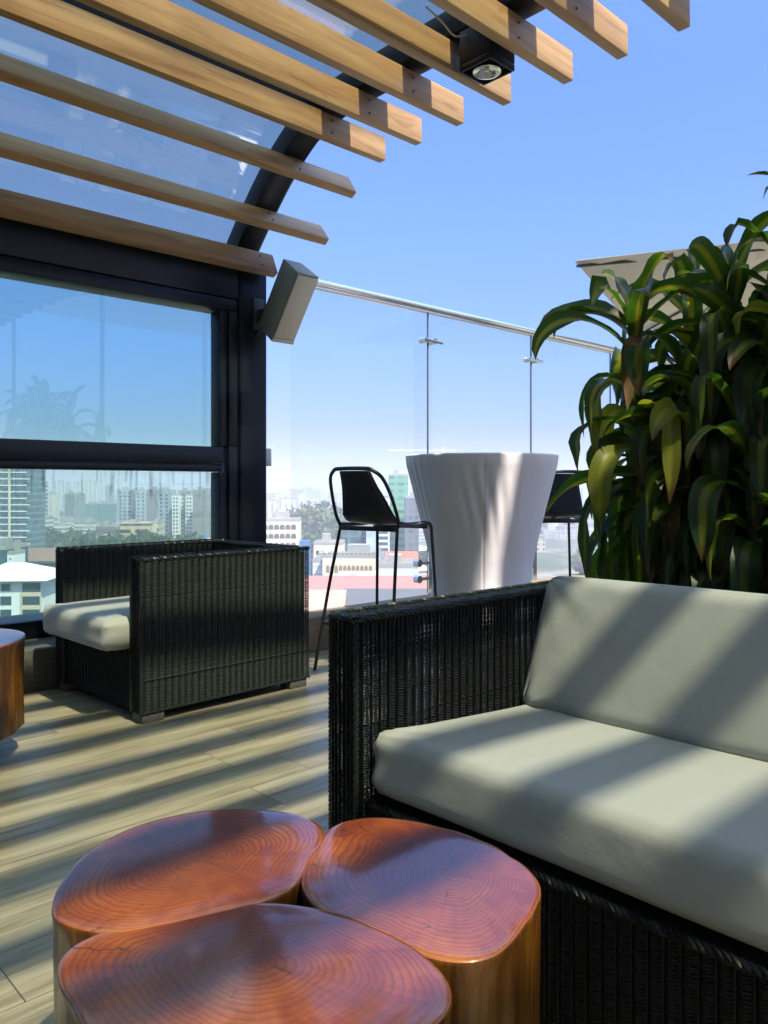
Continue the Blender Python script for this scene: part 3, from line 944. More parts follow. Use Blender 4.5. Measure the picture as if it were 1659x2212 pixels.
cu.location = (0.33, AW / 2, Z0 + 0.235 + 0.078)
for (fx, fy) in ((0.012, 0.004), (AD - 0.115, 0.004), (0.012, AW - 0.084), (AD - 0.115, AW - 0.084)):
    mb = MB(); mb.box(fx, fx + 0.10, fy, fy + 0.08, 0.0, Z0); mb.obj('foot', MAT['grey_foot'], ch, bevel=0.004)

# ---- wicker sofa
SX0, SX1 = 1.065, 1.92
SYL, SYR = 1.292, -0.92           # far (left) end, near end out of frame
SH = 0.682; ST = 0.085
so = empty('wicker_sofa', (SX0, SYL, 0))
tag(so, 'long black wicker sofa with pale grey seat and back cushions beside the log table', 'sofa')
# local: x 0 front .. , y 0 (far arm outer face) going negative
SD = SX1 - SX0; SL_ = SYL - SYR
def sofa_arm(ya, yb, detail=True):
    ro = 0.0056 if detail else 0.008
    rr_ = 0.0021 if detail else 0.0036
    h_ = weave('arm', (0.006, yb, 0.05), X, Z, (0, -1, 0), SD - 0.01, SH - 0.062, so, M_WICK, ro, 0.0128, rr_, 0.0032, 21, 0.0)
    weave('outer_face', (0.006, ya, 0.05), X, Z, Y, SD - 0.01, SH - 0.062, h_, M_WICK, ro, 0.0128, rr_, 0.0032, 22, 0.0)
    weave('front_face', (0.004, yb + 0.004, 0.05), Y, Z, (-1, 0, 0), ya - yb - 0.008, SH - 0.062, h_, M_WICK, ro, 0.0128, rr_, 0.0030, 23, 0.0)
    weave('top_face', (0.006, yb + 0.004, SH - 0.008), X, Y, Z, SD - 0.01, ya - yb - 0.008, h_, M_WICK2, ro, 0.0128, rr_, 0.0026, 24)
    mb = MB()
    for yy in (yb + 0.002, ya - 0.002): braid(mb, (0.004, yy, SH - 0.006), (SD - 0.004, yy, SH - 0.006), 0.0065, 26, 0.0048)
    for yy in (yb + 0.003, ya - 0.003): braid(mb, (0.004, yy, 0.05), (0.004, yy, SH - 0.006), 0.005, 34, 0.0036)
    braid(mb, (0.004, yb + 0.006, SH - 0.006), (0.004, ya - 0.006, SH - 0.006), 0.006, 30, 0.0045)
    mb.obj('braid', M_WICK2, h_, smooth=True)
    mb = MB()
    for xx in (0.03, SD * 0.5, SD - 0.04): mb.box(xx - 0.012, xx + 0.012, yb + 0.03, ya - 0.03, 0.05, SH - 0.02)
    mb.box(0.018, SD - 0.03, yb + 0.03, ya - 0.03, SH - 0.034, SH - 0.018)
    mb.obj('core', MAT['liner'], h_)
sofa_arm(0.0, -ST)
sofa_arm(-SL_ + ST, -SL_, False)
mb = MB(); mb.box(0.05, SD - 0.03, -SL_ + ST, -ST, 0.05, 0.285)
sb = mb.obj('base', MAT['liner'], so)
weave('front_face', (0.03, -SL_ + ST, 0.05), Y, Z, (-1, 0, 0), SL_ - 2 * ST, 0.245, sb, M_WICK, 0.0056, 0.0130, 0.0026, 0.0028, 25)
mb = MB(); braid(mb, (0.030, -SL_ + ST, 0.297), (0.030, -ST, 0.297), 0.006, 26, 0.0045); mb.obj('braid', M_WICK, sb, smooth=True)
bb = weave('backrest', (SD - 0.004, -SL_, 0.05), Y, Z, X, SL_, SH - 0.07, so, M_WICK, 0.008, 0.03, 0.0036, 0.005, 26)
mb = MB(); mb.box(SD - 0.07, SD - 0.016, -SL_ + ST, -ST, 0.05, SH - 0.02); braid(mb, (SD - 0.01, -SL_, SH - 0.012), (SD - 0.01, 0, SH - 0.012), 0.007); mb.obj('core', MAT['liner'], bb)
CL = SL_ - 2 * ST - 0.012
tilt = math.radians(4.5)
sc_ = cushion('seat_cushion', 0.61, CL + 0.012, 0.125, so, M_CUSH, 0.028, 0.007, 44, 120, 12, 9, 0.006)
sc_.location = (0.055 + 0.285, -SL_ / 2, 0.355)
sc_.rotation_euler = (0, tilt, 0)
bc_ = cushion('back_cushion', 0.36, CL + 0.02, 0.14, so, M_CUSH, 0.042, 0.010, 40, 120, 12, 13, 0.005)
bc_.location = (0.665, -SL_ / 2 - 0.0, 0.535)
bc_.rotation_euler = (0, math.radians(-69.0), 0)
for (fx, fy) in ((0.02, -0.09), (SD - 0.10, -0.09), (0.02, -SL_ + 0.01), (SD - 0.10, -SL_ + 0.01)):
    mb = MB(); mb.box(fx, fx + 0.08, fy, fy + 0.08, 0.0, 0.05); mb.obj('foot', MAT['grey_foot'], so, bevel=0.004)


# ------------------------------------------------------------------ log tables
def log_mesh(name, outline, pith, ztop, zbot, parent, seed, inset=0.985):
    """outline: list of xy (closed). top disc with rounded rim, fluted sides"""
    g = np.random.default_rng(seed)
    C = np.array(pith, float)
    pts = np.array(outline, float) - C
    th = np.unwrap(np.arctan2(pts[:, 1], pts[:, 0]))
    rad = np.hypot(pts[:, 0], pts[:, 1])
    o_ = np.argsort(np.mod(np.arctan2(pts[:, 1], pts[:, 0]), 2 * PI))
    tt = np.mod(np.arctan2(pts[:, 1], pts[:, 0]), 2 * PI)[o_]; rd = rad[o_]
    n = 144
    T = np.arange(n) / n * 2 * PI
    R = np.interp(T, np.concatenate([tt - 2 * PI, tt, tt + 2 * PI]), np.tile(rd, 3))
    for _ in range(3): R = (np.roll(R, 1) + R * 2 + np.roll(R, -1)) / 4
    R = R * 1.015
    flute = sum(np.sin(T * k + g.random() * 6) * a for k, a in ((9, 0.0025), (17, 0.0018), (31, 0.001)))
    flute = flute - flute.max()
    rings = []
    fr = [0.0, 0.03] + list(np.linspace(0.08, 0.955, 22))
    lift = lambda f: -0.0012 * f ** 8
    for f in fr: rings.append((f * R, ztop + lift(f), f))
    for f, dz in ((0.985, -0.0014), (0.996, -0.003), (1.0, -0.008)): rings.append((f * R, ztop + dz, f))
    ntop = len(rings)
    for t in np.linspace(0.03, 1, 14):
        rings.append(((R + flute) * (1.0 - 0.012 * math.sin(t * 3)), ztop - 0.018 + (zbot - ztop + 0.018) * t, 1.0))
    V = []; ring = []; ang = []
    for (r_, z, f) in rings:
        for k in range(n):
            V.append((r_[k] * math.cos(T[k]), r_[k] * math.sin(T[k]), z - zbot)); ring.append(f); ang.append(T[k] / (2 * PI))
    F = []; mi = []
    for i in range(len(rings) - 1):
        for k in range(n):
            F.append((i * n + k, i * n + (k + 1) % n, (i + 1) * n + (k + 1) % n, (i + 1) * n + k)); mi.append(0 if i < ntop - 2 else 1)
    me = bpy.data.meshes.new(name)
    me.from_pydata(V, [], F)
    me.materials.append(M_LT); me.materials.append(M_LS)
    me.polygons.foreach_set('material_index', mi)
    me.polygons.foreach_set('use_smooth', [True] * len(F))
    a = me.attributes.new('ring', 'FLOAT', 'POINT'); a.data.foreach_set('value', ring)
    # mirrored angle keeps the grain continuous round the back
    a = me.attributes.new('ang', 'FLOAT', 'POINT'); a.data.foreach_set('value', [abs(q - 0.5) * 2 for q in ang])
    me.update()
    o = link(bpy.data.objects.new(name, me), parent)
    o.location = (C[0] - parent.location.x, C[1] - parent.location.y, zbot - parent.location.z)
    return o


ZT = 0.42
def outl(pix): return [tuple(at_z(a, b, ZT).xy) for a, b in pix]
tb = empty('log_table', tuple(at_z(600, 1930, ZT).xy) + (0,))
tag(tb, 'varnished red brown coffee table of three joined log rounds in front of the sofa', 'coffee table')
L1 = [(117, 1968), (124, 1925), (150, 1885), (205, 1830), (290, 1785), (380, 1760), (470, 1748), (560, 1748), (640, 1757), (688, 1778), (699, 1800), (690, 1825), (665, 1850), (652, 1880), (640, 1905), (600, 1930), (540, 1950), (470, 1968), (400, 1985), (330, 2000), (250, 2011), (180, 2003), (130, 1985)]
L2 = [(655, 1880), (690, 1820), (702, 1795), (740, 1770), (800, 1761), (870, 1766), (950, 1783), (1030, 1808), (1100, 1845), (1148, 1880), (1166, 1908), (1155, 1950), (1128, 1990), (1098, 2030), (1065, 2058), (1010, 2070), (950, 2064), (880, 2040), (800, 2002), (720, 1972), (675, 1938), (656, 1905)]
L3 = [(128, 2085), (140, 2055), (180, 2025), (260, 1998), (360, 1975), (450, 1957), (560, 1947), (650, 1953), (720, 1968), (800, 1998), (870, 2030), (930, 2072), (968, 2118), (974, 2145), (962, 2180), (900, 2235), (820, 2290), (700, 2350), (560, 2380), (420, 2370), (320, 2320), (230, 2245), (165, 2160)]
log_mesh('log', outl(L1), at_z(430, 1858, ZT).xy, ZT, 0.03, tb, 3)
log_mesh('log', outl(L2), at_z(985, 1885, ZT).xy, ZT - 0.002, 0.03, tb, 4)
log_mesh('log', outl(L3), at_z(560, 2075, ZT).xy, ZT - 0.001, 0.03, tb, 5)
mb = MB()
c0 = tb.location
for px, py in ((400, 1900), (920, 1930), (560, 2120)):
    p = at_z(px, py, ZT); mb = MB(); mb.lathe([(0.07, 0.0), (0.07, 0.029), (0.001, 0.029)], 20, p.x - c0.x, p.y - c0.y); mb.obj('foot', MAT['grey_foot'], tb)
# second one at the left edge
p2 = Vector((0.82, 2.32, 0))
c2 = at(-150, 1400, 2.66)
t2 = empty('log_table', (c2.x, c2.y, 0))
tag(t2, 'varnished log table on a grey foot at the left edge beside the armchair', 'coffee table')
ol = [(c2.x + 0.285 * (1 + 0.06 * math.sin(3 * a + 1)) * math.cos(a), c2.y + 0.285 * (1 + 0.06 * math.sin(3 * a + 1)) * math.sin(a)) for a in np.linspace(0, 2 * PI, 40, endpoint=False)]
log_mesh('log', ol, (c2.x, c2.y), ZT + 0.0, 0.105, t2, 8)
mb = MB(); mb.lathe([(0.20, 0.0), (0.21, 0.03), (0.20, 0.1045), (0.001, 0.1045)], 32); mb.obj('foot', MAT['grey_foot'], t2, smooth=True)


# ------------------------------------------------------------------ bar stools
def make_stool(x, y, yaw, label):
    s = empty('bar_stool', (x, y, 0), yaw)
    tag(s, label, 'bar stool', 'black bar stools by the glass balustrade')
    R = 0.0100
    SZ = 0.735
    bm_ = MACH = MAT['black_metal']
    # each side: back top -> arm -> seat level -> rear leg
    for sgn in (1, -1):
        mb = MB()
        mb.tube(spline([(-0.19, 0.20 * sgn, SZ - 0.012), (-0.27, 0.23 * sgn, 0.40), (-0.355, 0.265 * sgn, 0.0)], 8), R, 10)
        mb.obj('leg', bm_, s, smooth=True)
        mb = MB()
        mb.tube(spline([(-0.19, 0.208 * sgn, SZ), (0.05, 0.208 * sgn, SZ - 0.006), (0.165, 0.20 * sgn, SZ), (0.195, 0.20 * sgn, SZ - 0.02), (0.205, 0.20 * sgn, SZ - 0.06), (0.225, 0.215 * sgn, 0.35), (0.235, 0.225 * sgn, 0.0)], 8), R, 10)
        mb.obj('leg', bm_, s, smooth=True)
    mb = MB()
    top = [(-0.19, -0.208, SZ + 0.005), (-0.215, -0.215, SZ + 0.05), (-0.265, -0.205, SZ + 0.15), (-0.315, -0.18, SZ + 0.235), (-0.345, -0.135, SZ + 0.272), (-0.352, -0.09, SZ + 0.282),
           (-0.352, 0.09, SZ + 0.282), (-0.345, 0.135, SZ + 0.272), (-0.315, 0.18, SZ + 0.235), (-0.265, 0.205, SZ + 0.15), (-0.215, 0.215, SZ + 0.05), (-0.19, 0.208, SZ + 0.005)]
    mb.tube(spline(top, 6), R, 10); mb.obj('back_rail', bm_, s, smooth=True)
    mb = MB(); mb.box(-0.20, -0.208, -0.20, 0.20, SZ - 0.03, SZ - 0.006); mb.box(-0.208, 0.15, -0.012, 0.012, SZ - 0.03, SZ - 0.010); mb.box(0.150, 0.168, -0.195, 0.195, SZ - 0.028, SZ - 0.006)
    mb.obj('seat_frame', bm_, s, bevel=0.003)
    # shell: seat and back one bent sheet
    prof = [(0.185, SZ + 0.002, 0.175), (0.10, SZ + 0.002, 0.180), (0.0, SZ - 0.002, 0.184), (-0.10, SZ + 0.004, 0.186), (-0.16, SZ + 0.020, 0.184), (-0.205, SZ + 0.06, 0.175), (-0.245, SZ + 0.13, 0.150), (-0.29, SZ + 0.20, 0.122), (-0.336, SZ + 0.272, 0.104)]
    ctr = spline([(a, c, b) for a, b, c in prof], 5)
    vs = []; fs = []
    m = 9
    for p in ctr:
        for k in range(m):
            u = k / (m - 1) * 2 - 1
            vs.append((p.x + 0.012 * (u * u) * (1 if p.z > SZ + 0.05 else 0), p.y * u, p.z + 0.010 * u * u * (1 if p.z < SZ + 0.05 else 0)))
    for i in range(len(ctr) - 1):
        for k in range(m - 1):
            fs.append((i * m + k, i * m + k + 1, (i + 1) * m + k + 1, (i + 1) * m + k))
    sh = mesh_obj('seat_shell', vs, fs, MAT['shell_plastic'], s, True)
    md = sh.modifiers.new('thick', 'SOLIDIFY'); md.thickness = 0.006
    z = 0.235
    mb = MB(); mb.tube([(-0.305, -0.243, z), (-0.305, 0.243, z)], 0.009, 8)
    for sgn in (1, -1): mb.tube([(-0.305, 0.243 * sgn, z), (0.228, 0.22 * sgn, z)], 0.009, 8)
    mb.obj('stretcher', bm_, s, smooth=True)
    mb = MB(); mb.tube([(0.229, -0.22, z), (0.229, 0.22, z)], 0.011, 8); mb.obj('footrest', MAT['worn_orange'], s, smooth=True)
    s.scale = (0.90, 0.88, 1.02)
    return s
make_stool(2.90, 3.04, math.atan2(0.24, 0.97), 'black bar stool with curved backrest standing left of the white covered table')
make_stool(4.30, 2.96, math.atan2(0.72, 0.60), 'black bar stool standing between the white covered table and the leafy plants')

# ------------------------------------------------------------------ bar table with stretch cover
bt = empty('bar_table', (3.577, 2.944, 0))
tag(bt, 'tall round bar table under a white stretch cloth cover', 'bar table')
TR, TZ = 0.442, 1.128
prof = [(0.365, 0.0), (0.345, 0.08), (0.308, 0.22), (0.286, 0.37), (0.292, 0.48), (0.318, 0.61), (0.356, 0.76), (0.402, 0.94), (0.435, 1.07), (TR, TZ - 0.012), (TR, TZ - 0.003), (TR - 0.006, TZ), (0.2, TZ + 0.0), (0.001, TZ + 0.001)]
pr = spline([(a, 0, b) for a, b in prof[:9]], 8)
vs = []; fs = []
n = 320
allp = [(p.x, p.z) for p in pr] + prof[9:]
seam = math.atan2(-2.944, -3.577) + 0.03
for (r, z) in allp:
    for k in range(n):
        a = 2 * PI * k / n
        t = max(0.0, min(1.0, (TZ - z) / 1.0))
        da = (a - seam + PI) % (2 * PI) - PI
        w = 0.0
        if z < TZ - 0.02:
            w += 0.006 * math.exp(-((z - 0.86) / 0.16) ** 2) * math.exp(-(da / 0.34) ** 2) * math.sin(da * 34 + z * 16)
            w += 0.002 * math.exp(-((z - 0.5) / 0.25) ** 2) * math.sin(a * 9 + z * 7)
            dl = (a - seam + 1.25 + PI) % (2 * PI) - PI
            w += 0.004 * math.exp(-(dl / 0.30) ** 2) * math.sin(dl * 44) * min(1, z)
            w -= 0.005 * math.exp(-(da / 0.014) ** 2)
            # four legs push the hem out
            w += 0.030 * max(0, 1 - z / 0.45) ** 1.5 * math.cos(4 * (a - seam) + 0.6)
        vs.append(((r + w) * math.cos(a), (r + w) * math.sin(a), z))
for i in range(len(allp) - 1):
    for k in range(n):
        fs.append((i * n + k, i * n + (k + 1) % n, (i + 1) * n + (k + 1) % n, (i + 1) * n + k))
mesh_obj('stretch_cover', vs, fs, M_CLOTH, bt, True)
mb = MB(); mb.lathe([(0.001, TZ - 0.03), (TR - 0.01, TZ - 0.03), (TR - 0.01, TZ - 0.006), (0.001, TZ - 0.006)], 48); mb.obj('tabletop', MAT['white_plastic'], bt)
mb = MB(); mb.tube([(0, 0, 0.05), (0, 0, TZ - 0.031)], 0.03, 16); mb.obj('pedestal', MAT['steel'], bt)


# ------------------------------------------------------------------ dracaena plants
def leaf_geo(L, bufs, base, az, el, length, width, droop, roll, g, kink=None):
    """strap leaf; L lists of verts/faces/uv"""
    n = 14; m = 5
    p = Vector(base)
    d = Vector((math.cos(az) * math.cos(el), math.sin(az) * math.cos(el), math.sin(el)))
    side0 = Vector((-math.sin(az), math.cos(az), 0))
    b = len(bufs['v'])
    rnd = g.random()
    tw = g.gauss(0, 0.9)
    bend = g.gauss(0, 0.5)
    wav = g.random() * 6
    for i in range(n + 1):
        t = i / n
        w = width * (0.42 + 0.58 * math.sin(min(1, t / 0.45) * PI / 2)) * (1 - max(0, (t - 0.5) / 0.5) ** 2.8) + 0.002
        if t < 0.06: w *= 0.8
        a = roll + tw * t
        up = d.cross(side0).normalized() * -1
        if up.length < 0.1: up = Vector((0, 0, 1))
        sd = (side0 * math.cos(a) + up * math.sin(a)).normalized()
        nn = d.cross(sd).normalized()
        for k in range(m):
            u = k / (m - 1) * 2 - 1
            fold = (abs(u) ** 1.5) * w * 0.22
            ripple = math.sin(t * 15 + wav + (2 if u > 0 else 0)) * 0.10 * w * abs(u)
            bufs['v'].append(p + sd * (u * w / 2) - nn * (fold + ripple) * -1)
            bufs['uv'].append((k / (m - 1), t))
            bufs['r'].append(rnd)
        step = length / n
        p = p + d * step
        dr = droop * (0.35 + 1.5 * t) / n
        if kink is not None and abs(t - kink) < 0.5 / n: dr += 1.3
        # turn towards straight down
        ax = d.cross(Vector((0, 0, -1)))
        if ax.length > 0.02:
            ang_ = min(dr, d.angle(Vector((0, 0, -1))))
            d = (Matrix.Rotation(ang_, 3, ax.normalized()) @ d).normalized()
        d = (Matrix.Rotation(bend / n, 3, 'Z') @ d).normalized()
    for i in range(n):
        for k in range(m - 1):
            bufs['f'].append((b + i * m + k, b + i * m + k + 1, b + (i + 1) * m + k + 1, b + (i + 1) * m + k))


def leaf_obj(name, bufs, parent, mat):
    me = bpy.data.meshes.new(name)
    me.from_pydata([tuple(v) for v in bufs['v']], [], bufs['f'])
    uvl = me.uv_layers.new(name='UVMap')
    vi = np.zeros(len(me.loops), np.int32); me.loops.foreach_get('vertex_index', vi)
    uv = np.array(bufs['uv'], np.float32)[vi]
    uvl.data.foreach_set('uv', uv.ravel())
    a = me.attributes.new('rnd', 'FLOAT', 'POINT'); a.data.foreach_set('value', bufs['r'])
    me.polygons.foreach_set('use_smooth', [True] * len(me.polygons))
    me.materials.append(mat)
    me.update()
    return link(bpy.data.objects.new(name, me), parent)


def dracaena(loc_, canes, label, seed, extra=()):
    """canes: (dx, dy, height, leaves) ; leaves arch out of the upper part of each cane"""
    g = random.Random(seed)
    e = empty('dracaena_plant', (loc_[0], loc_[1], 0.40))
    tag(e, label, 'plant', 'dracaena plants behind the sofa')
    bufs = dict(v=[], f=[], uv=[], r=[])
    mbs = MB()
    for (dx, dy, h, nl) in canes:
        lean = (g.uniform(-0.05, 0.05), g.uniform(-0.05, 0.05))
        H = h - 0.40
        top = Vector((dx + lean[0], dy + lean[1], H))
        mbs.tube([(dx, dy, 0), (dx + lean[0] * 0.4, dy + lean[1] * 0.4, H * 0.5), top], [0.020, 0.017, 0.013], 8)
        a0 = g.random() * 6
        for k in range(nl):
            t = k / max(1, nl - 1)
            z = H - t * min(0.62, H * 0.75)
            f = z / H
            az = a0 + k * 2.399 + g.uniform(-0.3, 0.3)
            el = 1.22 - 1.35 * t + g.uniform(-0.25, 0.25)
            ln = g.uniform(0.30, 0.50) * (0.72 + 0.35 * min(1, t * 3))
            leaf_geo(None, bufs, (dx + lean[0] * f, dy + lean[1] * f, z), az, el, ln, g.uniform(0.050, 0.082), g.uniform(2.0, 4.0) * (0.30 + 1.35 * min(1, t * 2.2)), g.uniform(-0.25, 0.25), g,
                     kink=g.uniform(0.5, 0.8) if g.random() < 0.32 else None)
    for ex in extra:
        leaf_geo(None, bufs, *ex, g)
    mbs.obj('cane', MAT['bark_brown'], e, smooth=True)
    leaf_obj('foliage', bufs, e, M_LEAF)
    dry = dict(v=[], f=[], uv=[], r=[])
    for k in range(3 if seed > 1 else 6):
        h = canes[k % len(canes)][2] - 0.40
        leaf_geo(None, dry, (canes[k % len(canes)][0], canes[k % len(canes)][1], h * g.uniform(0.55, 0.92)), g.uniform(1.6, 3.6), g.uniform(0.1, 0.7), g.uniform(0.24, 0.36), g.uniform(0.035, 0.055), g.uniform(3.5, 5.5), g.uniform(-1, 1), g, kink=0.5)
    leaf_obj('dry_leaves', dry, e, MAT['dry_leaf'])
    return e


pl = empty('planter', (2.45, 0.35, 0))
mb = MB()
mb.box(-0.30, 0.55, -2.2, 1.30, 0.0, 0.05)
for (a0, a1, b0, b1) in ((-0.30, -0.24, -2.2, 1.30), (0.49, 0.55, -2.2, 1.30), (-0.239, 0.489, 1.24, 1.30), (-0.239, 0.489, -2.2, -2.14)):
    mb.box(a0, a1, b0, b1, 0.0505, 0.42)
mb.obj('trough', M_ROCK, pl, bevel=0.012)
mb = MB(); mb.box(-0.237, 0.487, -2.137, 1.237, 0.05, 0.385); mb.obj('soil', plain('soil', (0.035, 0.025, 0.018), 0.95, 0, 0.4, 20, 0.5), pl)
tag(pl, 'long rough grey stone planter behind the sofa holding the leafy plants', 'planter')


def pos(px, d): p = at(px, 1050, d); return (p.x, p.y)
dracaena(pos(1402, 2.62), [(0, 0, 1.50, 34), (0.08, -0.08, 1.30, 32), (0.12, -0.10, 1.02, 30), (0.14, -0.12, 0.80, 28)], 'dracaena with scorched leaf tips at the left end of the planter', 1,
         extra=(((0, 0, 0.88), 2.55, 0.35, 0.40, 0.075, 5.2, 0.2), ((0, 0, 1.02), 2.2, 0.85, 0.44, 0.070, 2.0, 0.6), ((0, 0, 0.58), 2.45, 0.1, 0.40, 0.075, 1.2, -0.5)))
dracaena(pos(1505, 2.74), [(0, 0, 1.56, 32), (0.08, -0.06, 1.34, 30), (-0.05, 0.05, 1.06, 30), (-0.06, 0.0, 0.84, 28)], 'tall dracaena second from the left with broad striped leaves before the white parasol', 2)
dracaena(pos(1590, 2.58), [(0, 0, 1.60, 32), (0.05, -0.10, 1.40, 30), (-0.08, 0.05, 1.12, 30), (-0.08, 0.03, 0.86, 28)], 'dense dark dracaena rising right of the parasol corner', 3)
dracaena(pos(1675, 2.45), [(0, 0, 1.62, 30), (0.10, 0.05, 1.42, 28), (-0.10, 0.0, 1.16, 30), (-0.10, 0.05, 0.86, 28)], 'tallest dracaena at the right edge of the picture', 4)
dracaena(pos(1560, 2.95), [(0, 0, 1.34, 28), (0.08, 0.1, 1.05, 26), (-0.1, -0.1, 0.85, 24)], 'short bushy dracaena at the back of the planter', 5)
dracaena(pos(1455, 2.92), [(0, 0, 1.22, 30), (0.06, -0.06, 1.0, 28), (0.0, 0.06, 0.80, 26)], 'low bushy dracaena behind the left end of the planter row', 7)
dracaena(pos(1800, 2.4), [(0, 0, 1.75, 26), (0.1, 0.1, 1.3, 24), (-0.1, 0.0, 1.0, 20)], 'dracaena beyond the right edge of the picture', 6)

# ------------------------------------------------------------------ parasol
def parasol(c, half, z, yaw, label):
    e = empty('parasol', (c[0], c[1], 0), yaw)
    tag(e, label, 'parasol')
    n = 10
    vs = []; fs = []
    for i in range(n + 1):
        for j in range(n + 1):
            u = i / n * 2 - 1; v = j / n * 2 - 1
            q = max(abs(u), abs(v))
            sagv = 0.05 * math.sin(PI * q) * (1 - min(abs(u), abs(v)) / (q + 1e-6))
            vs.append((u * half, v * half, z + 0.36 * (1 - q) - sagv * 0.8 + (0.03 * q ** 8 * (abs(u * v)))))
    for i in range(n):
        for j in range(n):
            fs.append((i * (n + 1) + j, (i + 1) * (n + 1) + j, (i + 1) * (n + 1) + j + 1, i * (n + 1) + j + 1))
    cv = mesh_obj('canopy', vs, fs, MAT['canvas'], e, False)
    md = cv.modifiers.new('thick', 'SOLIDIFY'); md.thickness = 0.006
    mb = MB()
    for sx, sy in ((1, 1), (1, -1), (-1, 1), (-1, -1)):
        mb = MB(); mb.tube([(0, 0, z + 0.33), (sx * half * 0.99, sy * half * 0.99, z - 0.012)], 0.012, 6); mb.obj('rib', MAT['frame_light'], e)
    mb = MB(); mb.tube([(0, 0, 0), (0, 0, z + 0.40)], 0.03, 12); mb.obj('pole', MAT['white_plastic'], e)
    mb = MB(); mb.box(-0.4, 0.4, -0.4, 0.4, 0.0, 0.07); mb.obj('base', MAT['grey_foot'], e, bevel=0.01)
    return e
c5 = Vector((5.18, 3.35)); e1 = Vector((0.33, -0.944)); e2 = Vector((0.944, 0.33))
pc = c5 + (e1 + e2) * 1.5
parasol((pc.x, pc.y), 1.5, 2.64, math.atan2(e2.y, e2.x), 'off white square parasol rising behind the leafy plants')

# unseen parasol, sail and beam, added to shade the table and lower slats
parasol((5.32, -0.85), 2.0, 3.30, 0.0, 'unseen off white parasol added to shade the right side of the bar table')
ss = empty('added_shade_sail', (3.3, 0.0, 0))  # added for the shade it throws on the left of the bar table
mb = MB(); mb.add([(-0.42, -1.6, 3.24), (-0.05, -1.6, 3.24), (-0.05, 1.40, 3.24), (-0.42, 1.40, 3.24), (-0.42, 0, 3.225), (-0.05, 0, 3.225)], [(0, 1, 5, 4), (4, 5, 2, 3)])
c_ = mb.obj('canvas', MAT['canvas'], ss); md = c_.modifiers.new('thick', 'SOLIDIFY'); md.thickness = 0.005
for yy in (-1.55, 0.86):
    mb = MB(); mb.tube([(-0.10, yy, 0), (-0.10, yy, 3.215)], 0.022, 10); mb.obj('pole', MAT['frame_light'], ss)
tag(ss, 'unseen narrow sail added to keep sun off the left of the bar table', 'shade sail')
gb = empty('added_shade_beam', (0, 1.75, 0))  # added out of view to throw shade over the lowest slats
mb = MB(); mb.box(-5.5, 6.2, -0.32, 0.52, 5.5, 5.62); mb.obj('shade_slab', MAT['cream_wall'], gb)
for xx in (-5.4, 6.1):
    mb = MB(); mb.box(xx - 0.07, xx + 0.07, -0.07, 0.07, 0.0, 5.499); mb.obj('post', MAT['frame_paint'], gb)
tag(gb, 'unseen cream beam on two dark posts, added to shade the lower pergola slats', 'beam')

# unseen dark wall added behind and left of the seats to cut fill light
M_TIMB = plain('dark_timber', (0.035, 0.028, 0.022), 0.6, 0, 0.35, 3, 0.1)
bw = empty('added_dark_wall', (-3.3, -4, 0))
mb = MB(); mb.box(-0.12, 0.12, -3.5, 8.0, 0.0, 2.9); mb.box(0.1205, 6.0, -3.5, -3.3, 0.0, 2.9); mb.obj('wall', M_TIMB, bw)
for k in range(5):
    mb = MB(); mb.box(0.121, 0.135, -2.6 + k * 2.1, -0.9 + k * 2.1, 0.3, 2.3); mb.obj('window', MAT['city_window'] if 'city_window' in MAT else plain('dark_glazing', (0.02, 0.025, 0.03), 0.12), bw)
tag(bw, 'unseen dark wall with glazed bays, added behind the seating area to cut fill light', 'facade')

# slim railing and cream upstand seen through the plants
rl = empty('railing', (6.2, 0.2, 0))
mb = MB(); mb.box(-0.06, 0.06, -5.0, 3.2, 0.0, 0.62); mb.obj('upstand', MAT['cream_wall'], rl, bevel=0.008)
mb = MB()
for z in (0.80, 0.98, 1.16): mb.tube([(0, -5.0, z), (0, 3.2, z)], 0.012, 8)
mb.obj('rail', MAT['frame_light'], rl)
for yy in np.arange(-5, 3.3, 1.36):
    mb = MB(); mb.box(-0.02, 0.02, yy - 0.02, yy + 0.02, 0.62, 1.18); mb.obj('baluster', MAT['frame_light'], rl)
tag(rl, 'cream parapet with slim horizontal rails seen through gaps in the plants', 'railing')

# ================================================================== CITY
GZ = -46.0
def mat_ground():
    m = NT('city_ground')
    v = m.coord('Object')
    n = m.noise(v, 0.012, 6, 0.6)
    n2 = m.noise(v, 0.08, 5, 0.65)
    c = m.ramp(m.math('ADD', m.math('MULTIPLY', n, 0.6), m.math('MULTIPLY', n2, 0.4)),
               [(0.35, (0.05, 0.075, 0.03)), (0.5, (0.10, 0.11, 0.06)), (0.58, (0.24, 0.21, 0.17)), (0.7, (0.33, 0.30, 0.26))])
    m.set(c, 0.9, 0, 0.2)
    return m.m
mb = MB(); mb.add([(-6000, -6000, GZ), (6000, -6000, GZ), (6000, 6000, GZ), (-6000, 6000, GZ)], [(0, 1, 2, 3)])
o = mb.obj('ground', mat_ground()); tag(o, kind='structure')
# our own building below the terrace
mb = MB(); mb.box(-6.9, 13.9, -11.9, 3.75, GZ, -0.31)
o = mb.obj('terrace_building', mat_facade('own_wall', (0.45, 0.42, 0.38), (0.05, 0.06, 0.07))); tag(o, 'building block carrying the rooftop terrace', 'building')

CYAW = YAW - PI / 2
FA = {}
def fac(key, *a, **k):
    if key not in FA: FA[key] = mat_facade(key, *a, **k)
    return FA[key]
WIN = plain('city_window', (0.035, 0.045, 0.055), 0.25, 0, 0.5, 0.4)
WIN2 = plain('city_window_teal', (0.03, 0.075, 0.085), 0.2, 0, 0.3, 0.4)
ROOFG = plain('flat_roof', (0.30, 0.29, 0.27), 0.9, 0, 0.3, 0.3)


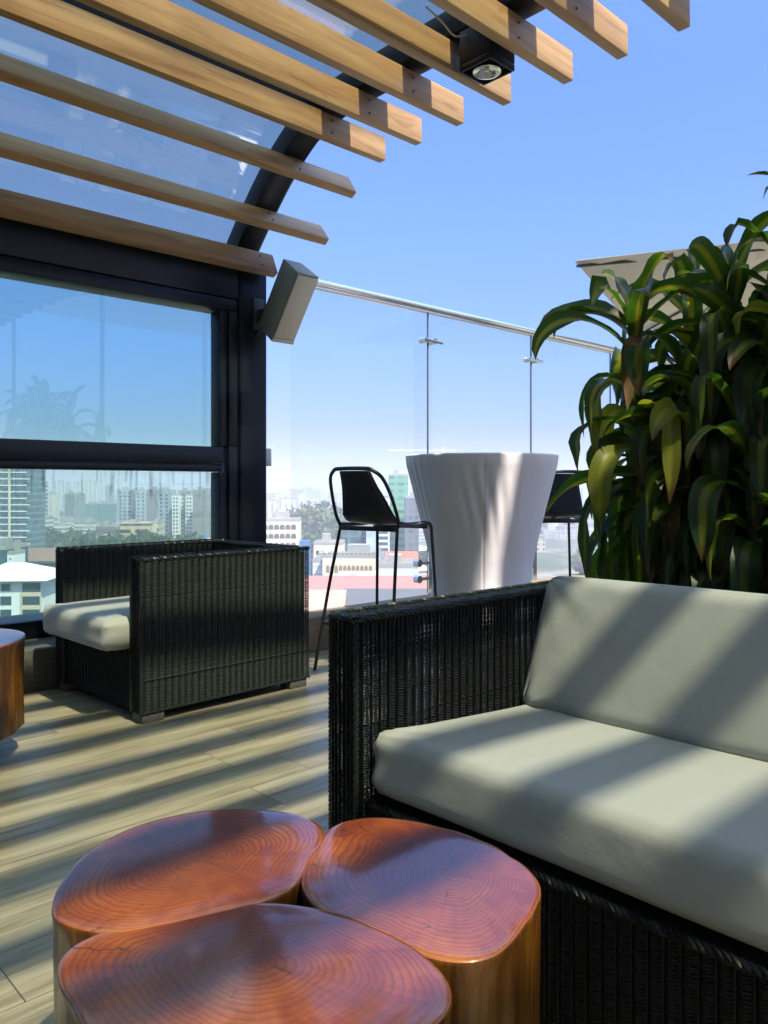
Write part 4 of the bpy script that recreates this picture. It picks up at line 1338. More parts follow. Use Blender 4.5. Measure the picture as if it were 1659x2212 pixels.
def block(px0, px1, ytop, d, deep=14, name='city_building', mat=None, label=None, cat='building', group=None, turn=0.0, ybot=None, roof=None, plant=True, parapet=True):
    """one building: walls, flat roof with parapet and a plant room"""
    a = at(px0, ytop, d); b = at(px1, ytop, d)
    w = (b - a).length
    c = (a + b) / 2 + FWD * deep / 2
    ht = a.z - GZ
    e = empty(name, (c.x, c.y, GZ), CYAW + turn)
    mb = MB(); mb.box(-w / 2, w / 2, -deep / 2, deep / 2, 0, ht)
    wl_ = mb.obj('wall', mat, e)
    if parapet:
        mb = MB()
        t = max(0.25, w * 0.012)
        for (x0, x1, y0, y1) in ((-w / 2, w / 2, -deep / 2, -deep / 2 + t), (-w / 2, w / 2, deep / 2 - t, deep / 2), (-w / 2, -w / 2 + t, -deep / 2 + t, deep / 2 - t), (w / 2 - t, w / 2, -deep / 2 + t, deep / 2 - t)):
            mb.box(x0 * 0.999, x1 * 0.999, y0 * 0.999, y1 * 0.999, ht + 0.003, ht + 0.9)
        if plant:
            pw = w * random.uniform(0.2, 0.4)
            px_ = random.uniform(-0.2, 0.2) * w
            mb.box(px_ - pw / 2, px_ + pw / 2, -deep * 0.2, deep * 0.25, ht + 0.003, ht + random.uniform(2.0, 3.4))
        mb.obj('roof', roof or ROOFG, e)
    if label: tag(e, label, cat, group)
    e['_w'] = w; e['_d'] = deep; e['_h'] = ht
    return e


def windows(e, cols, rows, ww, wh, z0, fh, mat=WIN, x0=None, x1=None, name='window', proud=0.06, arch=False, yface=None):
    """each window its own object on the facing facade"""
    w, deep = e['_w'], e['_d']
    if x0 is None: x0, x1 = -w / 2 + w * 0.06, w / 2 - w * 0.06
    mb = MB(); mb.box(-ww / 2, ww / 2, -proud, proud * 0.4, 0, wh)
    if arch:
        pts = [(-ww / 2, 0), (ww / 2, 0)] + [(ww / 2 * math.cos(a), wh * 0.62 + wh * 0.38 * math.sin(a)) for a in np.linspace(0, PI, 7)]
        mb = MB(); mb.prism(pts, 'y', -proud, proud * 0.4)
    first = None
    for r in range(rows):
        for c in range(cols):
            x = x0 + (x1 - x0) * (c + 0.5) / cols
            if first is None:
                o = mb.obj(name, mat, e); first = o
            else:
                o = first.copy(); link(o, e)
            o.location = (x, (-deep / 2 if yface is None else yface), z0 + r * fh)


def slab(e, z, hgt, mat, out=0.35, x0=None, x1=None, name='slab'):
    w, deep = e['_w'], e['_d']
    if x0 is None: x0, x1 = -w / 2, w / 2
    mb = MB(); mb.box(x0, x1, -deep / 2 - out, -deep / 2 + 0.05, z, z + hgt)
    return mb.obj(name, mat, e)


WHITE = plain('white_render', (0.70, 0.70, 0.67), 0.85, 0, 0.1, 0.4)
TAN = plain('tan_render', (0.48, 0.38, 0.22), 0.85, 0, 0.12, 0.3)
CREAM = plain('cream_render', (0.66, 0.59, 0.42), 0.85, 0, 0.1, 0.3)
GREYR = plain('grey_render', (0.20, 0.21, 0.22), 0.85, 0, 0.12, 0.3)
REDTILE = plain('red_tile', (0.38, 0.13, 0.085), 0.85, 0, 0.2, 1.5)
PINKROOF = plain('pink_red_sheet', (0.42, 0.16, 0.135), 0.7, 0, 0.15, 0.5)
BROWNROOF = plain('brown_roof', (0.20, 0.12, 0.095), 0.85, 0, 0.2, 0.5)
BLUESH = plain('blue_sheet', (0.06, 0.16, 0.36), 0.6, 0, 0.15, 0.5)
GREYROOF = plain('dark_sheet', (0.11, 0.11, 0.115), 0.8, 0, 0.2, 0.8)
GREENNET = fac('green_netting', (0.13, 0.34, 0.20), (0.05, 0.16, 0.09), fw=4.5, fh=3.3, ww=0.6, wh=0.45)

# --- left, through the lower pane
e = block(-60, 58, 985, 400, 22, 'glass_tower', fac('tower_glass', (0.16, 0.26, 0.28), (0.045, 0.095, 0.11), fw=3.4, fh=3.3, ww=0.82, wh=0.7), 'tall teal glass tower with white floor ledges at the left edge of the window', 'tower')
for k in range(16):
    slab(e, e['_h'] - 3.3 * (k + 0.6), 0.5, WHITE, 1.1, -e['_w'] / 2, e['_w'] / 2 + (1.8 if k % 2 else 0.2), 'ledge')
mb = MB(); mb.box(e['_w'] / 2 - 8.6, e['_w'] / 2 - 7.6, -e['_d'] / 2 - 1.5, -e['_d'] / 2 - 1.11, 0, e['_h'] + 3); mb.obj('pier', CREAM, e)
e = block(72, 92, 1042, 700, 12, 'striped_tower', fac('stripe_dark', (0.09, 0.10, 0.10), (0.6, 0.62, 0.6), fw=5, fh=3.6, ww=0.66, wh=0.42), 'slender dark tower with white balcony stripes beside the teal glass tower', 'tower')
block(96, 119, 1068, 800, 12, 'apartment_block', fac('cream_plain', (0.62, 0.55, 0.42), (0.45, 0.40, 0.30), fw=9, fh=3.1, ww=0.2, wh=0.9), 'plain cream apartment block right of the slender striped tower', 'building')
block(114, 143, 1042, 1150, 18, 'apartment_block', fac('pale_stripe', (0.56, 0.57, 0.54), (0.28, 0.30, 0.30), fw=6, fh=3.1, ww=0.4, wh=0.96), 'pale ribbed tower block behind the cream block', 'building')
block(140, 156, 1068, 650, 12, 'apartment_block', fac('grey_flat', (0.17, 0.18, 0.185), (0.11, 0.12, 0.13), fw=4, fh=3.1, ww=0.3, wh=0.4), 'windowless looking dark grey slab in the middle of the lower pane', 'building')
block(157, 173, 1068, 652, 12, 'apartment_block', fac('grey_stripe', (0.30, 0.32, 0.32), (0.17, 0.18, 0.19), fw=3, fh=3.1, ww=0.5, wh=0.95), 'mid grey ribbed slab joined to the dark grey slab', 'building')
for k, (a, b, t) in enumerate(((158, 182, 1043), (176, 201, 1040), (203, 226, 1041))):
    block(a, b, t, 1250 + 40 * k, 16, 'apartment_block', fac('white_stripe', (0.68, 0.67, 0.62), (0.26, 0.28, 0.28), fw=5.5, fh=3.1, ww=0.35, wh=0.97), 'white ribbed tower block of the tall trio on the skyline', 'building', 'white ribbed towers on the skyline')
block(171, 206, 1090, 760, 14, 'apartment_block', fac('teal_block', (0.12, 0.24, 0.22), (0.08, 0.15, 0.14), fw=3.4, fh=3.1), 'squat teal green block below the white tower trio', 'building')
block(207, 249, 1089, 735, 14, 'apartment_block', fac('teal_block2', (0.10, 0.20, 0.185), (0.06, 0.12, 0.12), fw=5, fh=3.1), 'darker teal block joined to the squat teal green block', 'building')
block(228, 240, 1051, 900, 12, 'apartment_block', fac('grey_flat2', (0.34, 0.35, 0.36), (0.17, 0.18, 0.2), fw=3, fh=3.1), 'narrow grey block with a roof frame behind the blue grey flats', 'building')
blue = fac('bluegrey_wall', (0.33, 0.38, 0.43), (0.25, 0.29, 0.33), fw=60, fh=60, ww=0.01, wh=0.01)
dark = fac('dark_wall', (0.15, 0.15, 0.155), (0.12, 0.12, 0.125), fw=60, fh=60, ww=0.01, wh=0.01)
e = block(252, 281, 1060, 600, 14, 'apartment_block', blue, 'blue grey apartment tower with a grid of dark windows right of the teal blocks', 'building')
windows(e, 3, 10, 1.5, 1.4, e['_h'] - 28, 2.85, x0=-e['_w'] / 2 + 1.5, x1=e['_w'] / 2 + 1)
block(282, 291, 1059, 598, 16, 'apartment_block', dark, 'dark stair tower beside the blue grey apartment tower', 'building')
e = block(293, 316, 1061, 590, 14, 'apartment_block', blue, 'second blue grey apartment tower, narrower than its neighbour', 'building')
windows(e, 2, 10, 1.5, 1.4, e['_h'] - 28, 2.85)
block(317, 341, 1059, 560, 16, 'apartment_block', dark, 'dark grey blank slab between the blue grey flats and the white flats', 'building')
e = block(341, 368, 1061, 490, 14, 'apartment_block', blue, 'blue grey tall flats touching the white flats', 'building')
windows(e, 2, 12, 1.3, 1.3, e['_h'] - 30, 2.45)
e = block(372, 387, 1070, 478, 14, 'apartment_block', WHITE, 'white flats with two columns of dark windows, left wing', 'building')
windows(e, 2, 13, 1.1, 1.2, e['_h'] - 29.5, 2.25)
e = block(387.3, 401, 1063, 484, 14, 'apartment_block', dark, 'dark recessed stair bay between the white wings', 'building')
windows(e, 1, 12, 1.3, 1.0, e['_h'] - 30, 2.4, plain('pale_opening', (0.5, 0.5, 0.48), 0.8))
e = block(401.3, 416, 1070, 478, 14, 'apartment_block', WHITE, 'white flats with two columns of dark windows, right wing', 'building')
windows(e, 2, 13, 1.1, 1.2, e['_h'] - 29.5, 2.25)
block(417, 438, 1060, 455, 16, 'apartment_block', fac('brown_slab', (0.22, 0.20, 0.185), (0.18, 0.16, 0.15), fw=60, fh=60, ww=0.01, wh=0.01), 'brown grey blank slab right of the white flats', 'building')
block(438.5, 500, 1058, 458, 18, 'apartment_block', fac('grey_slab', (0.26, 0.265, 0.275), (0.20, 0.205, 0.21), fw=7, fh=3.2, ww=0.4, wh=0.5), 'wide grey slab next to the window stile', 'building')
for k, (a, b, t, d) in enumerate(((62, 78, 1060, 640), (70, 100, 1120, 520), (88, 110, 1122, 560), (130, 168, 1127, 545), (160, 202, 1130, 520), (115, 140, 1136, 500), (176, 203, 1142, 480))):
    block(a, b, t, d, 12, 'low_block', fac('white_band', (0.66, 0.66, 0.62), (0.13, 0.15, 0.15), fw=4, fh=3.0, wh=0.42, band=True), 'low white block with dark window bands among the trees', 'building', 'low white banded blocks behind the trees')
# tan building with wings
e = block(250, 318, 1136, 378, 20, 'school_building', TAN, 'tan office building with long dark window bands behind the armchair', 'building', turn=0.12)
for r in range(4):
    zz = e['_h'] - 3.4 - r * 3.4
    for (a, b) in ((-e['_w'] / 2 + 0.8, -1.5), (0.6, e['_w'] / 2 - 0.8)):
        mb = MB(); mb.box(a, b, -e['_d'] / 2 - 0.06, -e['_d'] / 2 + 0.04, zz, zz + 1.7); mb.obj('window', WIN, e)
mb = MB(); mb.box(-e['_w'] / 2 - 0.4, e['_w'] / 2 + 0.4, -e['_d'] / 2 - 0.6, e['_d'] / 2, e['_h'] + 0.95, e['_h'] + 1.3); mb.obj('roof', plain('pinkish_roof', (0.40, 0.26, 0.2), 0.85), e)
e = block(203, 249, 1138, 372, 20, 'school_building', fac('shade_wall', (0.17, 0.155, 0.13), (0.09, 0.09, 0.09), fw=6, fh=3.4, wh=0.5, band=True), 'dark banded wing at the left of the tan office building', 'building', turn=0.12)
e = block(190, 262, 1166, 352, 12, 'school_building', TAN, 'low tan front wing below the tan office building', 'building', turn=0.12)
for r in range(2):
    zz = e['_h'] - 3.0 - r * 3.4
    mb = MB(); mb.box(1.0, e['_w'] / 2 - 0.8, -e['_d'] / 2 - 0.06, -e['_d'] / 2 + 0.04, zz, zz + 1.6); mb.obj('window', WIN, e)
e = block(318.5, 338, 1131, 386, 20, 'school_building', fac('cream_far', (0.58, 0.50, 0.36), (0.1, 0.1, 0.1), fw=5, fh=3.4, ww=0.5, wh=0.45), 'cream end block at the right of the tan office building', 'building', turn=0.12)
e = block(405, 480, 1166, 420, 14, 'market_shed', WHITE, 'low white shed with a bright blue sheet roof', 'shed', parapet=False)
mb = MB(); mb.prism([(-e['_d'] / 2 - 1, e['_h'] + 0.01), (0, e['_h'] + 2.6), (e['_d'] / 2 + 1, e['_h'] + 0.01)], 'x', -e['_w'] / 2 - 0.5, -1.0); mb.obj('roof', BLUESH, e)
# brown roofed banded building
e = block(30, 135, 1212, 205, 14, 'office_block', WHITE, 'white banded low office block with a brown hipped roof', 'building', turn=0.10, parapet=False)
for r in range(4):
    zz = e['_h'] - 2.0 - r * 2.9
    mb = MB(); mb.box(-e['_w'] / 2 + 0.5, e['_w'] / 2, -e['_d'] / 2 - 0.06, -e['_d'] / 2 + 0.04, zz, zz + 1.35); mb.obj('window', plain('olive_window', (0.09, 0.10, 0.075), 0.5, 0, 0.4, 0.6), e)
mb = MB(); mb.prism([(-e['_d'] / 2 - 0.8, e['_h'] + 0.01), (-e['_d'] * 0.1, e['_h'] + 3.0), (e['_d'] / 2 + 0.5, e['_h'] + 0.01)], 'x', -e['_w'] / 2 - 0.6, e['_w'] / 2 + 0.6); mb.obj('roof', BROWNROOF, e)
e = block(-40, 13, 1188, 190, 12, 'office_block', fac('teal_curtain', (0.06, 0.13, 0.15), (0.03, 0.085, 0.10), fw=4.4, fh=3.3, ww=0.94, wh=0.92), 'small dark teal glazed office block at the lower left', 'building')
e = block(16, 30, 1199, 188, 6, 'stair_tower', WHITE, 'small white stair tower with three round portholes', 'tower')
mb = MB()
for r in range(3):
    mb = MB(); mb.tube([(0, -e['_d'] / 2 - 0.08, e['_h'] - 0.9 - r * 1.2), (0, -e['_d'] / 2 + 0.03, e['_h'] - 0.9 - r * 1.2)], 0.2, 12); mb.obj('porthole', WIN, e)
# nearest pale building with hip roof
e = block(-70, 82, 1254, 141, 13, 'villa_block', WHITE, 'pale apartment building with a low white hip roof below the window sill', 'building', turn=0.06, parapet=False)
w_, d_, h_ = e['_w'], e['_d'], e['_h']
mb = MB(); mb.add([(-w_ / 2 - 1.4, -d_ / 2 - 1.2, h_), (w_ / 2 + 1.4, -d_ / 2 - 1.2, h_), (w_ / 2 + 1.4, d_ / 2 + 1.2, h_), (-w_ / 2 - 1.4, d_ / 2 + 1.2, h_), (-w_ / 2 + 4, 0, h_ + 2.6), (w_ / 2 - 5.0, 0, h_ + 2.6)], [(0, 1, 5, 4), (1, 2, 5), (2, 3, 4, 5), (3, 0, 4), (0, 3, 2, 1)])
mb.obj('roof', WHITE, e)
mb = MB(); mb.box(w_ / 2 - 3.45, w_ / 2 + 0.05, -d_ / 2 - 0.25, -d_ / 2 + 0.05, 0, h_ - 2.1); mb.obj('panel', plain('beige_panel', (0.58, 0.47, 0.33), 0.85), e)
for r in range(5):
    zz = h_ - 2.25 - r * 2.35
    mb = MB(); mb.box(w_ / 2 - 3.1, w_ / 2 - 0.1, -d_ / 2 - 0.32, -d_ / 2 + 0.02, zz + 0.3, zz + 1.75); mb.obj('window', WIN2, e)
    for xx in (w_ / 2 - 6.1, w_ / 2 - 9.4):
        mb = MB(); mb.box(xx - 0.95, xx + 0.95, -d_ / 2 - 0.09, -d_ / 2 + 0.02, zz + 0.25, zz + 1.75); f_ = mb.obj('window', plain('pale_trim', (0.5, 0.52, 0.5), 0.7) if r == 0 else WIN2, e)
        if r == 0:
            mb = MB(); mb.box(xx - 0.75, xx + 0.75, -d_ / 2 - 0.12, -d_ / 2 - 0.092, zz + 0.4, zz + 1.6); mb.obj('pane', WIN2, f_)
# --- right, through the balustrade
for k, (a, b, t, d) in enumerate(((578, 602, 1083, 720), (602, 637, 1078, 700))):
    block(a, b, t, d, 14, 'apartment_block', fac('cream_ribbed', (0.60, 0.56, 0.42), (0.34, 0.33, 0.26), fw=5, fh=3.1, ww=0.35, wh=0.97), ('shorter' if k == 0 else 'wider') + ' cream ribbed apartment block right of the dark post', 'building')
block(598, 642, 1058, 1300, 20, 'apartment_block', fac('beige_grid', (0.50, 0.44, 0.36), (0.24, 0.23, 0.22), fw=5, fh=3.3, ww=0.5, wh=0.5), 'wide beige block on the skyline behind the cream ribbed blocks', 'building')
for k, (a, b, t) in enumerate(((647, 661, 1058), (663, 676, 1055), (678, 692, 1060))):
    block(a, b, t, 1500 + k * 20, 14, 'apartment_block', fac('blue_grid', (0.36, 0.41, 0.50), (0.2, 0.23, 0.28), fw=4, fh=3.3, ww=0.5, wh=0.5), 'bluish tower of the distant skyline trio left of the bar stool', 'building', 'bluish skyline towers left of the stool')
e = block(640, 690, 1104, 700, 14, 'brick_hall', fac('orange_brick', (0.48, 0.23, 0.12), (0.30, 0.22, 0.17), fw=4, fh=3.4, ww=0.4, wh=0.5), 'orange brick hall with a gabled roof above the big tree', 'building', parapet=False)
mb = MB(); mb.prism([(-e['_w'] / 2 - 0.6, e['_h'] + 0.01), (0, e['_h'] + 5.2), (e['_w'] / 2 + 0.6, e['_h'] + 0.01)], 'y', -e['_d'] / 2 - 0.5, e['_d'] / 2); mb.obj('roof', plain('orange_tile', (0.5, 0.26, 0.15), 0.85, 0, 0.2, 0.5), e)
block(692, 712, 1085, 680, 12, 'apartment_block', fac('pale_far', (0.60, 0.54, 0.47), (0.35, 0.33, 0.3), fw=4, fh=3.2, ww=0.5, wh=0.5), 'pale block half hidden by the stool arm', 'building')
e = block(560, 643, 1127, 262, 16, 'arcade_building', CREAM, 'cream office building with rows of wide arched windows right of the post', 'building', turn=0.05)
windows(e, 6, 5, 1.65, 1.7, e['_h'] - 14.6, 3.0, plain('olive_dark', (0.12, 0.11, 0.085), 0.6, 0, 0.4, 0.6), arch=True)
block(648, 669, 1168, 262, 4, 'kiosk', BLUESH, 'small blue hut at the foot of the big tree', 'hut', parapet=False)
e = block(678, 741, 1178, 232, 12, 'low_block', CREAM, 'plain cream block with few small windows beyond the stool legs', 'building')
windows(e, 2, 3, 0.9, 1.2, e['_h'] - 8.2, 2.7, x0=-e['_w'] / 2 + 0.5, x1=-e['_w'] / 2 + 3.2)
e = block(700, 816, 1206, 196, 10, 'arcade_building', CREAM, 'long cream arcade with a row of arched openings behind the stool', 'building', turn=-0.08)
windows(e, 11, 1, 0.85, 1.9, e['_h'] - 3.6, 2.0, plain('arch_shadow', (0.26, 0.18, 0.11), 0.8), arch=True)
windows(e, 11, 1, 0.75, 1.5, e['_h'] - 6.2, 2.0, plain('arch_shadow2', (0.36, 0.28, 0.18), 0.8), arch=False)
mb = MB()
for k in range(12):
    x = -e['_w'] / 2 + e['_w'] * (k + 0.5) / 12
    mb.box(x - 0.35, x + 0.35, -e['_d'] / 2 + 0.1, -e['_d'] / 2 + 0.5, e['_h'] + 0.91, e['_h'] + 1.25)
mb.obj('battlement', BROWNROOF, e)
e = block(676, 700, 1216, 200, 10, 'low_block', fac('white_band2', (0.70, 0.70, 0.68), (0.30, 0.36, 0.34), fw=4, fh=2.3, wh=0.42, band=True), 'white banded low block left of the cream arcade', 'building')
e = block(732, 814, 1235, 150, 1.2, 'mural_wall', WHITE, 'white boundary wall with a blue splash mural behind the stool legs', 'wall', parapet=False)
mb = MB()
g = random.Random(4)
cx_ = e['_w'] * 0.25
pts = [(cx_ + 0.9 * (0.6 + 0.5 * g.random()) * math.cos(a), e['_h'] - 1.9 + 1.4 * (0.5 + 0.6 * g.random()) * math.sin(a)) for a in np.linspace(0, 2 * PI, 18, endpoint=False)]
mb.prism(pts, 'y', -0.63, -0.55); mb.obj('mural', plain('aqua_paint', (0.22, 0.52, 0.62), 0.7, 0, 0.5, 2.0), e)
mb = MB(); mb.box(-e['_w'] * 0.28, -e['_w'] * 0.02, -0.62, -0.55, e['_h'] - 3, e['_h'] - 0.3); mb.obj('panel', plain('grey_panel', (0.48, 0.50, 0.48), 0.8), e)
e = block(814.5, 905, 1228, 134, 8, 'low_block', plain('pale_green_wall', (0.50, 0.56, 0.49), 0.85, 0, 0.1, 0.3), 'long pale green wall building below the red roofs', 'building')
e = block(812, 835, 1205, 182, 8, 'low_block', fac('bluewhite', (0.50, 0.55, 0.62), (0.13, 0.16, 0.2), fw=2.4, fh=2.6, ww=0.35, wh=0.4), 'small bluish white house between the arcade and the red roofs', 'building')
def gable(px0, px1, yeave, yr, d, deep, wall, roof, label, along='x'):
    e = block(px0, px1, yeave, d, deep, 'tiled_house', wall, label, 'house', parapet=False)
    rise = (yeave - yr) / 1700 * d
    if along == 'x':
        mb = MB(); mb.prism([(-deep / 2 - 0.4, e['_h'] + 0.01), (0, e['_h'] + rise), (deep / 2 + 0.4, e['_h'] + 0.01)], 'x', -e['_w'] / 2 - 0.4, e['_w'] / 2 + 0.4)
    else:
        mb = MB(); mb.prism([(-e['_w'] / 2 - 0.4, e['_h'] + 0.01), (0, e['_h'] + rise), (e['_w'] / 2 + 0.4, e['_h'] + 0.01)], 'y', -deep / 2 - 0.4, deep / 2 + 0.4)
    mb.obj('roof', roof, e)
    return e
gable(834, 902, 1216, 1196, 190, 14, CREAM, REDTILE, 'house with an orange red tiled roof left of the white table')
gable(716, 800, 1282, 1258, 126, 9, plain('mauve_wall', (0.42, 0.34, 0.31), 0.85), PINKROOF, 'house with a steep salmon red roof seen between the stool legs', 'x')
gable(860, 915, 1282, 1262, 118, 10, WHITE, PINKROOF, 'house with a flat pitched salmon roof beside the table cover')
e = block(640, 960, 1302, 96, 10, 'tiled_house', CREAM, 'wide low house with a pinkish red sheet roof under the stool', 'house', parapet=False)
mb = MB(); mb.prism([(-5.6, e['_h'] + 0.01), (5.6, e['_h'] + 2.1), (5.6, e['_h'] + 0.01)], 'x', -e['_w'] / 2, e['_w'] / 2); mb.obj('roof', PINKROOF, e)
e = block(735, 1000, 1322, 84, 8, 'flat_roofed_house', GREYR, 'house with a dark grey sheet roof just below the kerb', 'house', parapet=False)
mb = MB(); mb.prism([(-4.6, e['_h'] + 0.01), (4.6, e['_h'] + 1.4), (4.6, e['_h'] + 0.01)], 'x', -e['_w'] / 2, e['_w'] / 2); mb.obj('roof', GREYROOF, e)
e = block(600, 740, 1345, 80, 8, 'flat_roofed_house', plain('orange_wall', (0.5, 0.3, 0.2), 0.85), 'house with a pale orange roof nearest to the kerb', 'house', parapet=False)
mb = MB(); mb.prism([(-4.6, e['_h'] + 0.01), (4.6, e['_h'] + 2.2), (4.6, e['_h'] + 0.01)], 'x', -e['_w'] / 2, e['_w'] / 2); mb.obj('roof', plain('pale_orange_roof', (0.55, 0.30, 0.20), 0.8, 0, 0.15, 0.6), e)
e = block(741, 791, 1142, 285, 12, 'glass_office', fac('teal_glass_r', (0.13, 0.20, 0.20), (0.05, 0.10, 0.11), fw=4, fh=3.2, ww=0.8, wh=0.8), 'dark teal glass office behind the stool seat', 'building')
e = block(791.5, 815, 1136, 275, 12, 'glass_office', fac('lightblue_wall', (0.42, 0.50, 0.53), (0.34, 0.42, 0.46), fw=5, fh=3.2, ww=0.8, wh=0.8), 'light blue blank office block behind the stool seat', 'building')
e = block(806, 842, 1076, 352, 14, 'balcony_building', WHITE, 'white apartment building with stacked dark balconies left of the green scaffold', 'building')
for r in range(11):
    zz = e['_h'] - 3.0 - r * 2.6
    mb = MB(); mb.box(-e['_w'] / 2 + 0.7, e['_w'] / 2 - 0.7, -e['_d'] / 2 - 0.05, -e['_d'] / 2 + 0.03, zz, zz + 1.5); mb.obj('balcony_opening', WIN2, e)
e = block(840, 882, 1028, 380, 16, 'tower_under_construction', GREENNET, 'unfinished tower wrapped in green netting left of the white table', 'tower')
e = block(875, 905, 1076, 360, 14, 'apartment_block', fac('dark_grey_r', (0.13, 0.15, 0.16), (0.07, 0.09, 0.1), fw=3, fh=3.1, ww=0.6, wh=0.5), 'dark grey block between the green netted tower and the table', 'building')
for k, (a, b, t, d) in enumerate(((716, 742, 1092, 900), (744, 772, 1075, 1400), (770, 800, 1086, 1100), (776, 806, 1070, 1500), (800, 812, 1078, 1600), (883, 930, 1066, 1300), (930, 985, 1072, 1200), (990, 1040, 1064, 1500), (1045, 1110, 1075, 1100), (1120, 1180, 1058, 1300), (1185, 1250, 1068, 1000), (1260, 1330, 1056, 1400), (1340, 1420, 1066, 1100), (1430, 1520, 1060, 1300), (1530, 1640, 1068, 1000), (1650, 1780, 1060, 1200), (1800, 1900, 1050, 1000), (2000, 2120, 1060, 900), (-160, -80, 1052, 1000), (-320, -220, 1060, 900))):
    block(a, b, t, d, 18, 'apartment_block', [fac('skyline_a', (0.56, 0.50, 0.44), (0.3, 0.29, 0.28), fw=4, fh=3.2), fac('skyline_b', (0.44, 0.46, 0.50), (0.22, 0.24, 0.27), fw=4, fh=3.2), fac('skyline_c', (0.62, 0.60, 0.56), (0.3, 0.3, 0.3), fw=5, fh=3.2, wh=0.4, band=True)][k % 3], 'hazy pale block in the far skyline', 'building', 'hazy blocks of the far skyline')
# far filler city
g = random.Random(21)
for k in range(80):
    px = g.choice((g.uniform(-100, 560), g.uniform(560, 900), g.uniform(560, 900), g.uniform(900, 1900)))
    d = g.uniform(900, 2600)
    top = 1050 + g.uniform(4, 26) if d < 1800 else 1050 + g.uniform(2, 14)
    w_ = g.uniform(14, 34) / d * 1700
    block(px, px + w_, top, d, g.uniform(12, 22), 'city_block', FA[g.choice(('skyline_a', 'skyline_b', 'skyline_c', 'beige_grid', 'pale_far'))], 'tiny hazy block in the most distant skyline', 'building', 'tiny blocks on the horizon', turn=g.uniform(-0.5, 0.5), plant=False, parapet=False)
# low houses filling the middle ground
for k in range(90):
    px = g.choice((g.uniform(-60, 500), g.uniform(590, 920), g.uniform(590, 920), g.uniform(900, 1700)))
    d = g.uniform(330, 900)
    hh = g.uniform(4, 11)
    top = 1050 + (EYE - (GZ + hh)) / d * 1700
    w_ = g.uniform(9, 22) / d * 1700
    e = block(px, px + w_, top, d, g.uniform(8, 14), 'small_house', FA[g.choice(('white_band', 'pale_far', 'cream_far', 'skyline_c'))], 'small low house among the trees in the middle distance', 'house', 'small houses in the middle distance', turn=g.uniform(-0.5, 0.5), plant=False, parapet=False)
    mb = MB(); w2 = e['_w'] / 2 + 0.4; d2 = e['_d'] / 2 + 0.4; h2 = e['_h']
    mb.add([(-w2, -d2, h2 + .01), (w2, -d2, h2 + .01), (w2, d2, h2 + .01), (-w2, d2, h2 + .01), (-w2 * 0.4, 0, h2 + 2), (w2 * 0.4, 0, h2 + 2)], [(0, 1, 5, 4), (1, 2, 5), (2, 3, 4, 5), (3, 0, 4)])
    mb.obj('roof', g.choice((REDTILE, ROOFG, WHITE, BROWNROOF, PINKROOF)), e)
# tower crane on the skyline
e = empty('tower_crane', tuple(at(958, 1050, 1200).xy) + (GZ,), CYAW)
H_c = at(958, 974, 1200).z - GZ
mb = MB(); mb.box(-1, 1, -1, 1, 0, H_c + 6); mb.obj('mast', WHITE, e)
mb = MB(); mb.box(-84, 20, -0.7, 0.7, H_c, H_c + 1.6); mb.obj('jib', WHITE, e)
tag(e, 'thin white tower crane on the hazy skyline above the white table', 'crane')

# trees
def tree_proto(kind, seed):
    g = np.random.default_rng(seed)
    n = 1500
    lumps = []
    for _ in range(9):
        a = g.random() * 2 * PI; r = g.random() ** 0.6 * 0.62
        lumps.append((r * math.cos(a), r * math.sin(a), g.uniform(0.35, 0.95), g.uniform(0.28, 0.46)))
    V = []; Q = []; R = []
    for i in range(n):
        lx, ly, lz, lr = lumps[g.integers(len(lumps))]
        d = g.normal(0, 1, 3); d /= np.linalg.norm(d)
        p = np.array([lx, ly, lz]) + d * lr * (0.55 + 0.5 * g.random())
        u = g.normal(0, 1, 3); u /= np.linalg.norm(u)
        w = np.cross(u, d + g.normal(0, 0.5, 3)); w /= np.linalg.norm(w) + 1e-9
        s = g.uniform(0.04, 0.085)
        b = len(V)
        V += [p - u * s - w * s * 0.6, p + u * s - w * s * 0.5, p + u * s * 0.8 + w * s * 0.7, p - u * s * 0.9 + w * s * 0.6]
        Q.append((b, b + 1, b + 2, b + 3)); R += [g.random()] * 4
    me = bpy.data.meshes.new('crown')
    me.from_pydata([tuple(v) for v in V], [], Q)
    at_ = me.attributes.new('rnd', 'FLOAT', 'POINT'); at_.data.foreach_set('value', R)
    me.materials.append(kind); me.update()
    return me
fol = [mat_foliage('tree_green', (0.045, 0.075, 0.022), (0.11, 0.15, 0.045)), mat_foliage('tree_dark', (0.022, 0.05, 0.02), (0.055, 0.09, 0.03)), mat_foliage('tree_lime', (0.08, 0.11, 0.03), (0.18, 0.20, 0.07))]
protos = [tree_proto(fol[k % 3], 40 + k) for k in range(6)]
mbt = MB(); mbt.tube([(0, 0, 0), (0.02, 0, 0.3), (0, 0.02, 0.62)], [0.05, 0.04, 0.022], 7); mbt.tube([(0.02, 0, 0.3), (0.22, 0.1, 0.6)], [0.028, 0.012], 6); mbt.tube([(0.01, 0, 0.34), (-0.2, -0.1, 0.66)], [0.026, 0.012], 6)
tm = mbt.obj('trunk', MAT['bark_brown']); trunk_me = tm.data; bpy.data.objects.remove(tm)
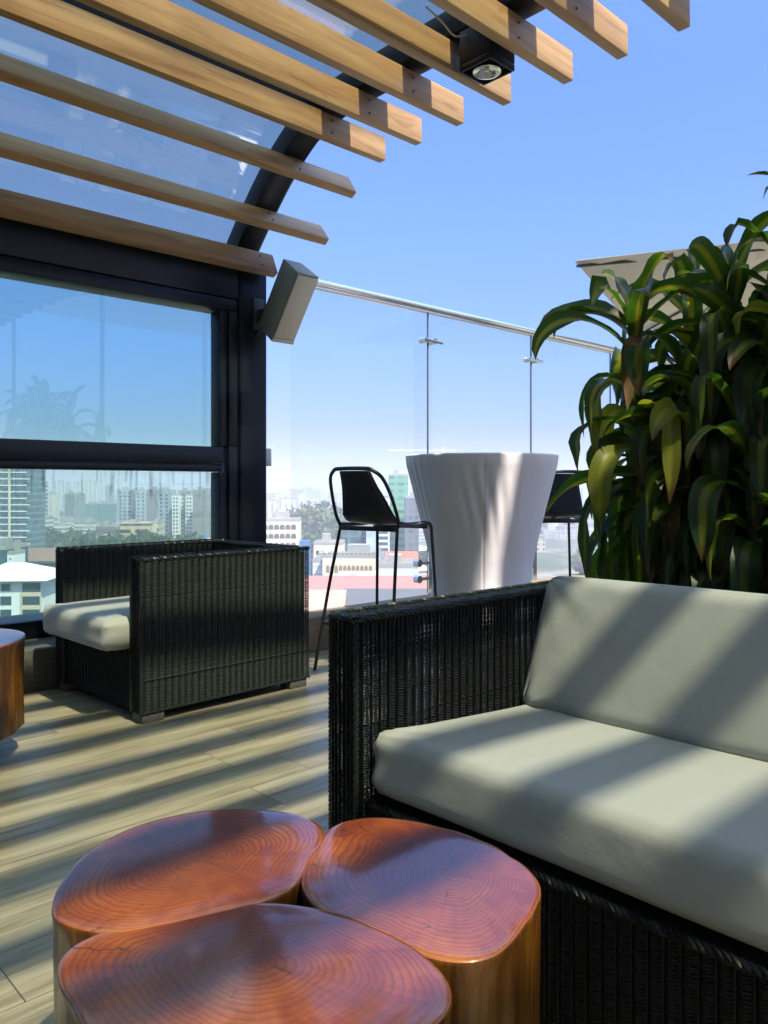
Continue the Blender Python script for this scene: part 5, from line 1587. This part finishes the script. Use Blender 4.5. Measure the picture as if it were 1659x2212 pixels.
def city_tree(p, h, k, label, group):
    e = empty('city_tree', (p.x, p.y, GZ), random.random() * 6)
    e.scale = (h * random.uniform(0.75, 1.0), h * random.uniform(0.75, 1.0), h)
    link(bpy.data.objects.new('crown', protos[k]), e); link(bpy.data.objects.new('trunk', trunk_me), e)
    tag(e, label, 'tree', group)
g = random.Random(9)
for (px, py, d, h, k) in ((668, 1180, 470, 24, 0), (690, 1178, 480, 27, 2), (712, 1178, 470, 25, 0), (652, 1172, 500, 24, 2), (735, 1195, 440, 20, 0), (700, 1170, 520, 28, 3), (680, 1170, 440, 20, 3)):
    city_tree(at(px, 1050, d), h, k, 'big pale green tree in the clump right of the cream arched building', 'pale green tree clump')
for k in range(70):
    px = g.uniform(50, 205); d = g.uniform(440, 600)
    city_tree(at(px, 1050, d), g.uniform(10, 17), g.choice((1, 4, 0)), 'dark green tree in the park left of the tan office building', 'dark green park trees')
for k in range(40):
    px = g.choice((g.uniform(205, 262), g.uniform(255, 385), g.uniform(300, 385))); d = g.uniform(300, 350)
    city_tree(at(px, 1050, d), g.uniform(16, 23), g.choice((1, 4, 0)), 'dark green tree in front of the tan office building and white flats', 'trees before the tan office building')
for k in range(150):
    px = g.choice((g.uniform(-60, 500), g.uniform(560, 920), g.uniform(900, 1700))); d = g.uniform(300, 1200)
    city_tree(at(px, 1050, d), g.uniform(8, 15), g.randrange(6), 'leafy tree scattered between the far city blocks', 'trees scattered through the city')
for (px, d, h) in ((700, 112, 9), (690, 105, 8), (715, 140, 10), (105, 130, 9), (95, 118, 8), (108, 150, 8)):
    city_tree(at(px, 1050, d), h, 2, 'small pale leafed tree close below the terrace', 'small trees close below the terrace')

# ------------------------------------------------------------------ haze over the city
mb = MB(); mb.box(-5900, 5900, -5900, 5900, GZ - 1.0, 36.0)
hz = mb.obj('haze', None); tag(hz, kind='stuff')
hm = bpy.data.materials.new('haze'); hm.use_nodes = True
hn = hm.node_tree; hn.nodes.remove(hn.nodes['Principled BSDF'])
pv = hn.nodes.new('ShaderNodeVolumePrincipled'); pv.inputs['Color'].default_value = (0.90, 0.90, 0.98, 1); pv.inputs['Density'].default_value = 0.00075
pv.inputs['Anisotropy'].default_value = 0.0
hn.links.new(pv.outputs[0], hn.nodes['Material Output'].inputs['Volume'])
hz.data.materials.append(hm)
